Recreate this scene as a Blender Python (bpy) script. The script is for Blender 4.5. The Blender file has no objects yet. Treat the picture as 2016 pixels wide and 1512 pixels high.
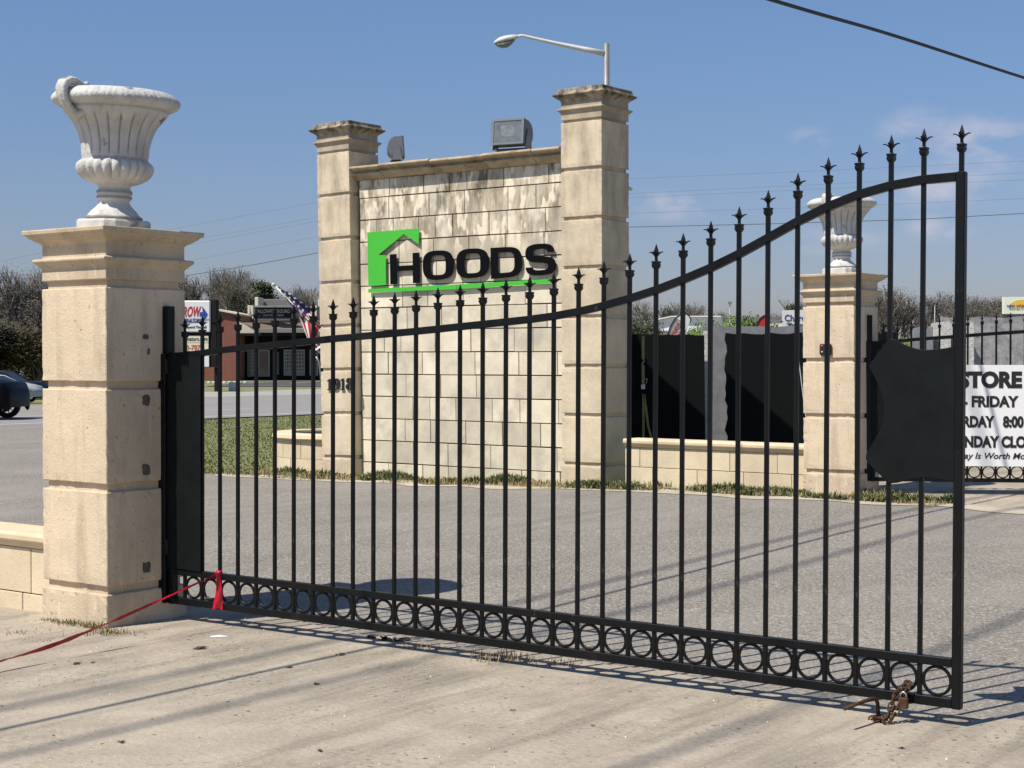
import bpy, bmesh, math, random
from mathutils import Vector, Matrix, noise
R = math.radians
random.seed(7)
C = bpy.context.scene.collection
scene = bpy.context.scene

# ------------------------------------------------------------------ camera
F = 3136.0; EYE = 1.6; PITCH = math.atan(51 / F)
cam = bpy.data.cameras.new("camera"); camo = bpy.data.objects.new("camera", cam); C.objects.link(camo)
cam.sensor_width = 36; cam.lens = 56; cam.clip_end = 3000; cam.clip_start = 0.05
camo.location = (0, 0, EYE); camo.rotation_euler = (R(90) - PITCH, 0, 0)
scene.camera = camo
# ------------------------------------------------------------------ light
SUN_EL, SUN_AZ = R(56), math.atan2(-0.60, -0.80)          # towards the sun, seen from the place
sund = Vector((math.cos(SUN_AZ) * math.cos(SUN_EL), math.sin(SUN_AZ) * math.cos(SUN_EL), math.sin(SUN_EL)))
sl = bpy.data.lights.new("sun", 'SUN'); sl.energy = 4.6; sl.angle = R(0.53); sl.color = (1.0, 0.93, 0.82)
so = bpy.data.objects.new("sun", sl); C.objects.link(so)
so.rotation_euler = (-sund).to_track_quat('-Z', 'Y').to_euler(); so.location = (-20, -20, 40)
w = bpy.data.worlds.new("World"); scene.world = w; w.use_nodes = True
nt = w.node_tree; nt.nodes.clear()
def N(t, typ, **kw):
    n = t.nodes.new(typ)
    for k, v in kw.items(): setattr(n, k, v)
    return n
sky = N(nt, 'ShaderNodeTexSky', sky_type='NISHITA'); sky.sun_disc = False
sky.sun_elevation = SUN_EL; sky.sun_rotation = math.atan2(sund.x, sund.y)
sky.air_density = 1.0; sky.dust_density = 0.6; sky.ozone_density = 3.0; sky.altitude = 0
tc = N(nt, 'ShaderNodeTexCoord'); mp = N(nt, 'ShaderNodeMapping'); mp.inputs['Scale'].default_value = (5.0, 5.0, 13)
mp.inputs['Location'].default_value = (0.35, 0.2, 0.25)
no = N(nt, 'ShaderNodeTexNoise'); no.inputs['Scale'].default_value = 3.1; no.inputs['Detail'].default_value = 5; no.inputs['Roughness'].default_value = 0.5
cr = N(nt, 'ShaderNodeValToRGB'); cr.color_ramp.elements[0].position = 0.40; cr.color_ramp.elements[1].position = 0.66
mp.inputs['Scale'].default_value = (9, 9, 20)
sep = N(nt, 'ShaderNodeSeparateXYZ'); acc = None
# soft small cumulus: azimuth (degrees right of the driveway view), height (degrees), size
for az, el, wa, wh, k in ((10.5, 7.7, .9, .5, .5), (5.9, 5.5, 2.0, .75, .75), (14.2, 7.9, 1.5, .9, .6), (16.6, 7.3, 3.2, 1.2, .75), (15.2, 5.9, 2.9, .9, .6), (15.0, 4.5, 1.3, .65, .7), (11.5, 4.1, 2.2, .6, .4), (21.0, 8.0, 3.5, 1.6, .8), (25, 6, 3.0, 1.2, .7), (-38, 7, 4, 1.4, .6), (36, 9, 5, 1.6, .7)):
    d_ = Vector((math.sin(R(az))*math.cos(R(el)), math.cos(R(az))*math.cos(R(el)), math.sin(R(el))))
    sb_ = N(nt, 'ShaderNodeVectorMath', operation='SUBTRACT'); sb_.inputs[1].default_value = d_; nt.links.new(tc.outputs['Generated'], sb_.inputs[0])
    ml_ = N(nt, 'ShaderNodeVectorMath', operation='MULTIPLY'); ml_.inputs[1].default_value = (1/R(wa), 1/R(wa), 1/R(wh)); nt.links.new(sb_.outputs[0], ml_.inputs[0])
    ln_ = N(nt, 'ShaderNodeVectorMath', operation='LENGTH'); nt.links.new(ml_.outputs[0], ln_.inputs[0])
    mr_ = N(nt, 'ShaderNodeMapRange'); mr_.interpolation_type = 'SMOOTHSTEP'; mr_.inputs[1].default_value = 1.15; mr_.inputs[2].default_value = 0.1; mr_.inputs[3].default_value = 0; mr_.inputs[4].default_value = k; nt.links.new(ln_.outputs['Value'], mr_.inputs[0])
    if acc is None: acc = mr_.outputs[0]
    else:
        mxn = N(nt, 'ShaderNodeMath', operation='MAXIMUM'); nt.links.new(acc, mxn.inputs[0]); nt.links.new(mr_.outputs[0], mxn.inputs[1]); acc = mxn.outputs[0]
m3 = N(nt, 'ShaderNodeMath', operation='MULTIPLY'); nt.links.new(acc, m3.inputs[0]); nt.links.new(cr.outputs[0], m3.inputs[1])
mixc = N(nt, 'ShaderNodeMixRGB'); mixc.inputs[2].default_value = (6.3, 6.0, 6.9, 1)
bg = N(nt, 'ShaderNodeBackground'); bg.inputs['Strength'].default_value = 0.083; ow = N(nt, 'ShaderNodeOutputWorld')
L = nt.links.new
L(tc.outputs['Generated'], mp.inputs[0]); L(mp.outputs[0], no.inputs[0]); L(no.outputs[0], cr.inputs[0]); L(tc.outputs['Generated'], sep.inputs[0])
gr_ = N(nt, 'ShaderNodeMapRange'); gr_.inputs[1].default_value = 0.0; gr_.inputs[2].default_value = 0.24; L(sep.outputs['Z'], gr_.inputs[0])
tint = N(nt, 'ShaderNodeMixRGB'); tint.inputs[1].default_value = (0.67, 0.62, 0.79, 1); tint.inputs[2].default_value = (0.81, 0.92, 1.07, 1); L(gr_.outputs[0], tint.inputs[0])
tm = N(nt, 'ShaderNodeMixRGB', blend_type='MULTIPLY'); tm.inputs[0].default_value = 1; L(sky.outputs[0], tm.inputs[1]); L(tint.outputs[0], tm.inputs[2])
L(m3.outputs[0], mixc.inputs[0]); L(tm.outputs[0], mixc.inputs[1]); L(mixc.outputs[0], bg.inputs[0]); L(bg.outputs[0], ow.inputs[0])
scene.view_settings.view_transform = 'Standard'; scene.view_settings.look = 'None'
scene.view_settings.exposure = 0.3; scene.view_settings.gamma = 1; scene.view_settings.use_curve_mapping = False
scene.render.engine = 'CYCLES'

# ------------------------------------------------------------------ helpers
def tag(o, label=None, cat=None, group=None, kind=None):
    if label: o['label'] = label
    if cat: o['category'] = cat
    if group: o['group'] = group
    if kind: o['kind'] = kind
    return o
def empty(name, loc=(0, 0, 0), rz=0, label=None, cat=None, group=None):
    o = bpy.data.objects.new(name, None); C.objects.link(o); o.location = loc; o.rotation_euler = (0, 0, rz)
    o.empty_display_size = 0.2
    return tag(o, label, cat, group)
def copy_tree(o, parent=None):
    c = o.copy(); C.objects.link(c); c.parent = parent
    for ch in list(o.children): copy_tree(ch, c)
    return c
class MB:
    def __init__(s): s.v = []; s.f = []; s.m = []; s.s = []
    def add(s, vs, fs, mi=0, smooth=False, M=None):
        b = len(s.v)
        for p in vs:
            p = Vector(p)
            s.v.append(tuple(M @ p) if M else tuple(p))
        for f in fs: s.f.append(tuple(b + i for i in f)); s.m.append(mi); s.s.append(smooth)
        return s
    def box(s, a, b, mi=0, M=None):
        x0, y0, z0 = a; x1, y1, z1 = b
        return s.add([(x0,y0,z0),(x1,y0,z0),(x1,y1,z0),(x0,y1,z0),(x0,y0,z1),(x1,y0,z1),(x1,y1,z1),(x0,y1,z1)],
              [(0,3,2,1),(4,5,6,7),(0,1,5,4),(1,2,6,5),(2,3,7,6),(3,0,4,7)], mi, False, M)
    def tube(s, pts, r, n=6, mi=0, smooth=True, cap=True, M=None, rot=0):
        pts = [Vector(p) for p in pts]; rr = r if isinstance(r, (list, tuple)) else [r] * len(pts)
        vs = []; fs = []; up = None
        for i, p in enumerate(pts):
            t = (pts[min(i+1, len(pts)-1)] - pts[max(i-1, 0)]).normalized()
            if up is None:
                up = Vector((0, 0, 1)) if abs(t.z) < 0.9 else Vector((0, 1, 0))
            a = t.cross(up).normalized(); up = a.cross(t).normalized()
            for k in range(n):
                th = 2 * math.pi * k / n + rot
                vs.append(p + (a * math.cos(th) + up * math.sin(th)) * rr[i])
        for i in range(len(pts) - 1):
            for k in range(n):
                fs.append((i*n+k, i*n+(k+1) % n, (i+1)*n+(k+1) % n, (i+1)*n+k))
        if cap: fs.append(tuple(range(n-1, -1, -1))); fs.append(tuple((len(pts)-1)*n+k for k in range(n)))
        return s.add(vs, fs, mi, smooth, M)
    def lathe(s, prof, n=32, mi=0, mod=None, M=None, smooth=True, caps=(False, False)):
        vs = []; fs = []
        for (r, z) in prof:
            for k in range(n):
                th = 2 * math.pi * k / n
                rr = r * (1 + (mod(th, z) if mod else 0))
                vs.append((rr * math.cos(th), rr * math.sin(th), z))
        m = len(prof)
        for i in range(m - 1):
            for k in range(n): fs.append((i*n+k, i*n+(k+1) % n, (i+1)*n+(k+1) % n, (i+1)*n+k))
        if caps[0]: fs.append(tuple(range(n-1, -1, -1)))
        if caps[1]: fs.append(tuple((m-1)*n+k for k in range(n)))
        return s.add(vs, fs, mi, smooth, M)
    def loft(s, prof, mi=0, M=None, cx=0, cy=0, close=True):       # square rings (z, half width)
        vs = []; fs = []
        for (z, h) in prof: vs += [(cx-h, cy-h, z), (cx+h, cy-h, z), (cx+h, cy+h, z), (cx-h, cy+h, z)]
        for i in range(len(prof)-1):
            for k in range(4): fs.append((i*4+k, i*4+(k+1) % 4, (i+1)*4+(k+1) % 4, (i+1)*4+k))
        if close: fs.append((3, 2, 1, 0)); q = (len(prof)-1)*4; fs.append((q, q+1, q+2, q+3))
        return s.add(vs, fs, mi, False, M)
    def prism(s, poly, y0, y1, mi=0, M=None, mi_side=None):         # polygon in local x-z, thickness in y
        n = len(poly)
        vs = [(p[0], y0, p[1]) for p in poly] + [(p[0], y1, p[1]) for p in poly]
        s.add(vs, [tuple(range(n)), tuple(range(2*n-1, n-1, -1))], mi, False, M)
        s.add(vs, [(i, n+i, n+(i+1) % n, (i+1) % n) for i in range(n)], mi if mi_side is None else mi_side, False, M)
        return s
    def build(s, name, mats, parent=None, bevel=0, seg=1, loc=None, fixn=True):
        me = bpy.data.meshes.new(name); me.from_pydata(s.v, [], s.f)
        if not isinstance(mats, (list, tuple)): mats = [mats]
        for m in mats: me.materials.append(m)
        me.polygons.foreach_set('material_index', s.m); me.polygons.foreach_set('use_smooth', s.s)
        if bevel or fixn:
            bm = bmesh.new(); bm.from_mesh(me)
            if fixn: bmesh.ops.recalc_face_normals(bm, faces=bm.faces)
            if bevel:
                bmesh.ops.remove_doubles(bm, verts=bm.verts, dist=1e-5)
                ed = [e for e in bm.edges if len(e.link_faces) == 2 and e.calc_face_angle(0) > 0.5]
                bmesh.ops.bevel(bm, geom=ed, offset=bevel, segments=seg, affect='EDGES', clamp_overlap=True)
            bm.to_mesh(me); bm.free()
        o = bpy.data.objects.new(name, me); C.objects.link(o)
        if parent: o.parent = parent
        if loc: o.location = loc
        return o
def curve_mesh(outlines, depth):
    cu = bpy.data.curves.new('c', 'CURVE'); cu.dimensions = '2D'; cu.fill_mode = 'BOTH'; cu.extrude = depth / 2
    for ol in outlines:
        sp = cu.splines.new('POLY'); sp.points.add(len(ol) - 1); sp.use_cyclic_u = True
        for i, p in enumerate(ol): sp.points[i].co = (p[0], p[1], 0, 1)
    return _tomesh(cu)
def _tomesh(cu):
    o = bpy.data.objects.new('c', cu); C.objects.link(o)
    dg = bpy.context.evaluated_depsgraph_get(); me = bpy.data.meshes.new_from_object(o.evaluated_get(dg))
    bpy.data.objects.remove(o); bpy.data.curves.remove(cu)
    return me
def text_mesh(s, size=1, depth=0.004, bold=0.0, shear=0.0, xs=1.0, spacing=1.0):
    cu = bpy.data.curves.new('t', 'FONT'); cu.body = s; cu.size = size; cu.extrude = depth / 2; cu.offset = bold * size
    cu.shear = shear; cu.space_character = spacing; cu.resolution_u = 4
    me = _tomesh(cu)
    me.transform(Matrix.Diagonal((xs, 1, 1, 1)))
    return me
def bounds(me):
    xs = [v.co.x for v in me.vertices]; ys = [v.co.y for v in me.vertices]
    return min(xs), max(xs), min(ys), max(ys)
STAND = Matrix(((1,0,0,0),(0,0,-1,0),(0,1,0,0),(0,0,0,1)))        # flat text in xy -> upright in xz, facing -y
def fit_text(name, s, x0, x1, z0, z1, y, m, parent, bold=0.02, shear=0, depth=0.006, spacing=1.0, label=None):
    me = text_mesh(s, 1, depth, bold, shear, 1, spacing); a, b, c, d = bounds(me)
    sx = (x1-x0)/(b-a); sz = (z1-z0)/(d-c)
    me.transform(Matrix.Translation((x0, y, z0)) @ STAND @ Matrix.Diagonal((sx, sz, 1, 1)) @ Matrix.Translation((-a, -c, 0)))
    me.materials.clear(); me.materials.append(m); me.name = name
    o = bpy.data.objects.new(name, me); C.objects.link(o); o.parent = parent
    if label: o['label'] = label
    return o
# ------------------------------------------------------------------ materials
MATS = {}
def mat(name, col, rough=0.6, metal=0.0, var=0.0, vscale=4.0, bump=0.0, bscale=60.0, stretch=(1, 1, 1), col2=None, spec=0.5,
        spots=0.0, sscale=25.0, scol=(0.02, 0.018, 0.015), island=0.0, coat=0.0, emit=None):
    m = bpy.data.materials.new(name); m.use_nodes = True; t = m.node_tree; b = t.nodes['Principled BSDF']; LL = t.links.new
    b.inputs['Roughness'].default_value = rough; b.inputs['Metallic'].default_value = metal
    b.inputs['Specular IOR Level'].default_value = spec; b.inputs['Coat Weight'].default_value = coat
    tcn = N(t, 'ShaderNodeTexCoord'); mpn = N(t, 'ShaderNodeMapping'); mpn.inputs['Scale'].default_value = stretch
    LL(tcn.outputs['Object'], mpn.inputs[0])
    c = N(t, 'ShaderNodeRGB'); c.outputs[0].default_value = (*col, 1); cur = c.outputs[0]
    if var or col2:
        nn = N(t, 'ShaderNodeTexNoise'); nn.inputs['Scale'].default_value = vscale; nn.inputs['Detail'].default_value = 8; nn.inputs['Roughness'].default_value = 0.62
        LL(mpn.outputs[0], nn.inputs[0])
        rr = N(t, 'ShaderNodeMapRange'); rr.inputs[1].default_value = 0.32; rr.inputs[2].default_value = 0.68
        LL(nn.outputs[0], rr.inputs[0])
        mm = N(t, 'ShaderNodeMixRGB'); LL(rr.outputs[0], mm.inputs[0]); LL(cur, mm.inputs[1])
        c2 = col2 if col2 else tuple(x * (1 - var) for x in col); mm.inputs[2].default_value = (*c2, 1); cur = mm.outputs[0]
    if spots:
        n2 = N(t, 'ShaderNodeTexNoise'); n2.inputs['Scale'].default_value = sscale; n2.inputs['Detail'].default_value = 3
        LL(tcn.outputs['Object'], n2.inputs[0]); r2 = N(t, 'ShaderNodeMapRange'); r2.inputs[1].default_value = 0.69 - 0.04*spots; r2.inputs[2].default_value = 0.76 - 0.04*spots; r2.inputs[4].default_value = min(1, 0.75*spots)
        LL(n2.outputs[0], r2.inputs[0]); m4 = N(t, 'ShaderNodeMixRGB'); LL(r2.outputs[0], m4.inputs[0]); LL(cur, m4.inputs[1]); m4.inputs[2].default_value = (*scol, 1); cur = m4.outputs[0]
    if island:
        gi = N(t, 'ShaderNodeNewGeometry'); r3 = N(t, 'ShaderNodeMapRange'); r3.inputs[3].default_value = 1 - island; r3.inputs[4].default_value = 1 + island * 0.3
        LL(gi.outputs['Random Per Island'], r3.inputs[0]); hs = N(t, 'ShaderNodeMixRGB', blend_type='MULTIPLY'); hs.inputs[0].default_value = 1
        LL(cur, hs.inputs[1]); LL(r3.outputs[0], hs.inputs[2]); cur = hs.outputs[0]
    LL(cur, b.inputs['Base Color'])
    if bump:
        n5 = N(t, 'ShaderNodeTexNoise'); n5.inputs['Scale'].default_value = bscale; n5.inputs['Detail'].default_value = 4; LL(tcn.outputs['Object'], n5.inputs[0])
        bp = N(t, 'ShaderNodeBump'); bp.inputs['Strength'].default_value = bump; bp.inputs['Distance'].default_value = 0.01; LL(n5.outputs[0], bp.inputs['Height']); LL(bp.outputs[0], b.inputs['Normal'])
    if emit: b.inputs['Emission Color'].default_value = (*emit, 1); b.inputs['Emission Strength'].default_value = 1
    MATS[name] = m; pass
    return m
def add_layer(m, col, mask_builder):
    """mix another colour in where mask_builder's socket is 1"""
    t = m.node_tree; b = t.nodes['Principled BSDF']; lk = b.inputs['Base Color'].links[0]; src = lk.from_socket
    mx_ = N(t, 'ShaderNodeMixRGB'); mx_.inputs[2].default_value = (*col, 1); t.links.new(src, mx_.inputs[1]); t.links.new(mask_builder(t), mx_.inputs[0]); t.links.new(mx_.outputs[0], b.inputs['Base Color'])
def nmask(t, scale, lo, hi, stretch=(1,1,1), detail=6, amt=1.0, coord='Object', loc=(0,0,0), rough=0.6, rotz=0.0):
    a = N(t, 'ShaderNodeTexCoord'); b = N(t, 'ShaderNodeMapping'); b.inputs['Scale'].default_value = stretch; b.inputs['Location'].default_value = loc; b.inputs['Rotation'].default_value = (0, 0, rotz)
    if rotz: b.vector_type = 'TEXTURE'; b.inputs['Rotation'].default_value = (0, 0, -rotz); b.inputs['Scale'].default_value = [1/v for v in stretch]
    n = N(t, 'ShaderNodeTexNoise'); n.inputs['Scale'].default_value = scale; n.inputs['Detail'].default_value = detail; n.inputs['Roughness'].default_value = rough
    r = N(t, 'ShaderNodeMapRange'); r.inputs[1].default_value = lo; r.inputs[2].default_value = hi; r.inputs[4].default_value = amt
    t.links.new(a.outputs[coord], b.inputs[0]); t.links.new(b.outputs[0], n.inputs[0]); t.links.new(n.outputs[0], r.inputs[0]); return r.outputs[0]
def zmask(t, lo, hi, amt=1.0):
    a = N(t, 'ShaderNodeTexCoord'); s = N(t, 'ShaderNodeSeparateXYZ'); r = N(t, 'ShaderNodeMapRange'); r.inputs[1].default_value = lo; r.inputs[2].default_value = hi; r.inputs[4].default_value = amt
    t.links.new(a.outputs['Object'], s.inputs[0]); t.links.new(s.outputs['Z'], r.inputs[0]); return r.outputs[0]
def mul(t, a, b):
    m = N(t, 'ShaderNodeMath', operation='MULTIPLY'); t.links.new(a, m.inputs[0]); t.links.new(b, m.inputs[1]); return m.outputs[0]

STONE = (0.69, 0.565, 0.405)
stone = mat('cast_stone', STONE, 0.85, var=0.20, vscale=2.2, bump=0.35, bscale=70, spots=1.0, sscale=36, scol=(0.20, 0.15, 0.10), spec=0.2, island=0.10)
add_layer(stone, (0.36, 0.29, 0.21), lambda t: nmask(t, 3.0, 0.50, 0.72, (3, 3, 0.5), amt=0.55))
add_layer(stone, (0.75, 0.64, 0.47), lambda t: nmask(t, 7.0, 0.62, 0.72, (3.5, 3.5, 0.45), amt=0.55, loc=(3, 1, 2)))
stone_m = mat('weathered_cast_stone', (0.70, 0.59, 0.43), 0.9, island=0.14, var=0.28, vscale=2.5, bump=0.35, bscale=60, spots=0.7, sscale=45, scol=(0.2, 0.16, 0.11), spec=0.2)
add_layer(stone_m, (0.26, 0.215, 0.165), lambda t: mul(t, nmask(t, 2.4, 0.44, 0.70, (2.6, 2.6, 0.7), amt=0.7), zmask(t, 1.2, 4.2)))
stone_cap = mat('lichen_stained_stone', (0.50, 0.42, 0.31), 0.95, var=0.35, vscale=5, bump=0.5, bscale=50, spec=0.2)
add_layer(stone_cap, (0.045, 0.042, 0.036), lambda t: mul(t, nmask(t, 6, 0.38, 0.62, (1.5, 1.5, 1), amt=0.9), zmask(t, 0.20, 0.32)))
stone_cornice = mat('stained_cornice_stone', (0.50, 0.40, 0.27), 0.95, var=0.4, vscale=5, bump=0.45, bscale=50, spec=0.2)
add_layer(stone_cornice, (0.09, 0.08, 0.06), lambda t: nmask(t, 4, 0.55, 0.72, (1, 1, 3), amt=0.75))
ashlar = mat('limestone_ashlar', (0.76, 0.68, 0.53), 0.9, var=0.20, vscale=4, bump=0.3, bscale=55, island=0.24, spec=0.2)
add_layer(ashlar, (0.38, 0.345, 0.285), lambda t: nmask(t, 2.0, 0.50, 0.70, (1.2, 1, 1.2), amt=0.75, loc=(4, 2, 7), detail=9))
add_layer(ashlar, (0.30, 0.25, 0.18), lambda t: mul(t, nmask(t, 2.3, 0.42, 0.60, (2.1, 2, 0.75), amt=0.95, loc=(1, 0, 3), detail=9, rough=0.7), zmask(t, 2.5, 3.4)))
add_layer(ashlar, (0.80, 0.72, 0.56), lambda t: mul(t, nmask(t, 2.6, 0.55, 0.59, (2.4, 2, 0.9), amt=0.85, loc=(9, 0, 1), detail=2), zmask(t, 2.9, 3.2)))
add_layer(ashlar, (0.07, 0.06, 0.05), lambda t: mul(t, nmask(t, 3.2, 0.53, 0.64, (2.0, 1, 0.7), amt=0.8, loc=(5, 5, 5), detail=7), zmask(t, 3.1, 3.8)))
mortar = mat('dirty_mortar', (0.10, 0.08, 0.055), 0.95, var=0.5, vscale=9, spec=0.1)
lowstone = mat('low_wall_stone', (0.73, 0.61, 0.43), 0.9, var=0.18, vscale=4, bump=0.3, bscale=55, island=0.10, spots=0.7, sscale=40, scol=(0.25, 0.19, 0.12), spec=0.2)
capstone = mat('coping_stone', (0.73, 0.60, 0.41), 0.85, var=0.2, vscale=3, bump=0.2, bscale=60, spec=0.2)
urn_m = mat('white_urn_paint', (0.60, 0.60, 0.58), 0.7, var=0.22, vscale=5, bump=0.5, bscale=45, spots=1.2, sscale=9, scol=(0.15, 0.14, 0.125), spec=0.3)
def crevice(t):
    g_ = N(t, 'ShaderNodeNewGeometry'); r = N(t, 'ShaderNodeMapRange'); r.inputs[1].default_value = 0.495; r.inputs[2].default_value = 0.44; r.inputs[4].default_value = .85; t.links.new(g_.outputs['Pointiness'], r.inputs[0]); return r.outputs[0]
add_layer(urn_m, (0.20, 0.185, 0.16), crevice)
add_layer(urn_m, (0.30, 0.285, 0.255), lambda t: nmask(t, 4, 0.50, 0.72, (2, 2, .6), amt=.6, loc=(4, 4, 1)))
iron = mat('black_gate_paint', (0.0065, 0.0072, 0.0085), 0.38, var=0.4, vscale=6, bump=0.12, bscale=140, spec=0.22)
add_layer(iron, (0.10, 0.095, 0.085), lambda t: nmask(t, 28, 0.66, 0.74, (1, 1, .35), amt=0.35, loc=(2, 2, 2)))
add_layer(iron, (0.03, 0.02, 0.013), lambda t: nmask(t, 5, 0.60, 0.75, (1, 1, 1), amt=0.5))
steelplate = mat('black_plate_paint', (0.0072, 0.0098, 0.0105), 0.55, var=0.5, vscale=7, bump=0.15, bscale=14, spec=0.16)
rust = mat('rusty_iron', (0.12, 0.062, 0.034), 0.9, col2=(0.05, 0.028, 0.018), vscale=40, bump=0.6, bscale=200, spec=0.2)
green = mat('green_sign_paint', (0.06, 0.46, 0.035), 0.45, var=0.05, vscale=3)
black = mat('black_letter_paint', (0.004, 0.004, 0.005), 0.5, spec=0.08)
bronze = mat('dark_bronze_numeral', (0.018, 0.016, 0.014), 0.5)
galv = mat('grey_lamp_metal', (0.30, 0.31, 0.32), 0.45, metal=0.5, var=0.2, vscale=6)
lampw = mat('pale_lamp_housing', (0.62, 0.63, 0.62), 0.5, var=0.1, vscale=5)
lampgrey = mat('grey_floodlight_casing', (0.20, 0.215, 0.23), 0.5, metal=0.2, var=0.15, vscale=12)
glassd = mat('lamp_glass', (0.18, 0.20, 0.21), 0.08, spec=0.8, var=0.4, vscale=6)
lens = mat('frosted_lens', (0.24, 0.26, 0.27), 0.3, var=.5, vscale=14)
red = mat('red_tape', (0.50, 0.004, 0.025), 0.35, var=0.3, vscale=60, bump=0.5, bscale=80, spec=0.5)
redb = mat('red_plastic', (0.45, 0.01, 0.01), 0.4)
white = mat('white_sign_face', (0.72, 0.73, 0.72), 0.5, var=0.06, vscale=3)
blackt = mat('black_sign_print', (0.012, 0.012, 0.012), 0.6)
blue = mat('blue_sign_print', (0.012, 0.045, 0.28), 0.6)
redt = mat('red_sign_print', (0.42, 0.012, 0.018), 0.6)
orange = mat('orange_sign_print', (0.50, 0.11, 0.03), 0.6)
yellow = mat('yellow_sign_print', (0.75, 0.50, 0.08), 0.6)
tan = mat('cream_trim', (0.66, 0.62, 0.50), 0.7, var=0.1, vscale=1)
creamsign = mat('cream_sign_panel', (0.68, 0.66, 0.50), 0.6)
brick = bpy.data.materials.new('red_brick'); brick.use_nodes = True
_t = brick.node_tree; _b = N(_t, 'ShaderNodeTexBrick'); _c = N(_t, 'ShaderNodeTexCoord'); _mp = N(_t, 'ShaderNodeMapping'); _mp.inputs['Rotation'].default_value = (R(90), 0, 0)
_b.inputs['Scale'].default_value = 1; _b.inputs['Brick Width'].default_value = 0.22; _b.inputs['Row Height'].default_value = 0.075; _b.inputs['Mortar Size'].default_value = 0.008
_b.inputs['Color1'].default_value = (0.23, 0.062, 0.040, 1); _b.inputs['Color2'].default_value = (0.17, 0.045, 0.032, 1); _b.inputs['Mortar'].default_value = (0.26, 0.17, 0.14, 1)
_t.links.new(_c.outputs['Object'], _mp.inputs[0]); _t.links.new(_mp.outputs[0], _b.inputs[0]); _t.links.new(_b.outputs[0], _t.nodes['Principled BSDF'].inputs['Base Color']); _t.nodes['Principled BSDF'].inputs['Roughness'].default_value = 0.9
shingle = mat('brown_shingles', (0.20, 0.155, 0.12), 0.95, var=0.3, vscale=3, bump=0.3, bscale=10)
siding = mat('cream_siding', (0.60, 0.55, 0.43), 0.8, var=0.1, vscale=1)
greyp = mat('grey_metal_panel', (0.20, 0.20, 0.185), 0.7, var=0.1, vscale=1)
dkpanel = mat('near_black_panel', (0.014, 0.013, 0.013), 0.8, spec=0.15)  # plain near-black for the set-back shop wall, soffit, door and sign posts
win = mat('shop_glass', (0.03, 0.04, 0.045), 0.05, spec=0.9, var=0.6, vscale=1.2)
frame = mat('aluminium_frame', (0.36, 0.38, 0.38), 0.5)
whiteb = mat('white_metal_building', (0.74, 0.74, 0.72), 0.7, var=0.07, vscale=0.6)
leaf_d = mat('dark_leaves', (0.050, 0.060, 0.030), 0.7, island=0.45, spec=0.3)
leaf_o = mat('olive_leaves', (0.085, 0.078, 0.045), 0.8, island=0.5, spec=0.2)
leaf_l = mat('fresh_leaves', (0.13, 0.20, 0.035), 0.65, island=0.4, spec=0.3)
leaf_b = mat('dull_buds', (0.14, 0.13, 0.10), 0.8, island=0.4, spec=0.2)
bark = mat('grey_bark', (0.17, 0.15, 0.13), 0.95, var=0.4, vscale=5)
barkp = mat('pale_twigs', (0.24, 0.22, 0.205), 0.95, var=0.3, vscale=2)
grassm = mat('grass_blades', (0.14, 0.148, 0.05), 0.8, island=0.25, spec=0.3)
weedm = mat('weed_leaves', (0.13, 0.15, 0.055), 0.6, island=0.5, spec=0.3)
drym = mat('dry_grass', (0.40, 0.30, 0.16), 0.9, island=0.4)
blackgran = mat('black_granite', (0.0095, 0.0115, 0.012), 0.75, var=0.45, vscale=60, spec=0.07)
greygran = mat('grey_granite', (0.27, 0.275, 0.29), 0.5, var=0.35, vscale=6, spots=0.6, sscale=16, scol=(0.13, 0.13, 0.13))
speck = mat('speckled_granite', (0.42, 0.42, 0.41), 0.6, col2=(0.16, 0.16, 0.165), vscale=7, spots=1.0, sscale=14, scol=(0.08, 0.08, 0.08))
rough_edge = mat('rough_stone_edge', (0.66, 0.65, 0.62), 0.95, var=0.4, vscale=14, bump=1.0, bscale=25)
strapm = mat('yellow_green_strap', (0.34, 0.33, 0.13), 0.8, var=0.4, vscale=20)
steel = mat('bare_steel', (0.45, 0.45, 0.44), 0.4, metal=0.8)
chrome = mat('alloy_rim', (0.50, 0.50, 0.51), 0.3, metal=0.9)
tyre = mat('tyre_rubber', (0.014, 0.014, 0.015), 0.8)
cpaint_d = mat('dark_blue_car_paint', (0.003, 0.0035, 0.0045), 0.4, spec=0.10)
cpaint_s = mat('silver_car_paint', (0.40, 0.42, 0.44), 0.45, coat=0.1)
cpaint_k = mat('black_car_paint', (0.006, 0.007, 0.009), 0.4, coat=0.1, spec=0.25)
cglass = mat('car_glass', (0.015, 0.018, 0.022), 0.15, spec=0.35)
lightm = mat('car_light_lens', (0.5, 0.5, 0.5), 0.15)
stonebit = mat('pale_gravel', (0.62, 0.56, 0.48), 0.9, island=0.5)
wire_m = mat('black_cable', (0.010, 0.011, 0.013), 0.6)
wire_f = mat('grey_power_line', (0.13, 0.15, 0.18), 0.7)
soil = mat('planter_soil', (0.05, 0.04, 0.03), 1.0, var=0.5, vscale=9)

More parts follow.
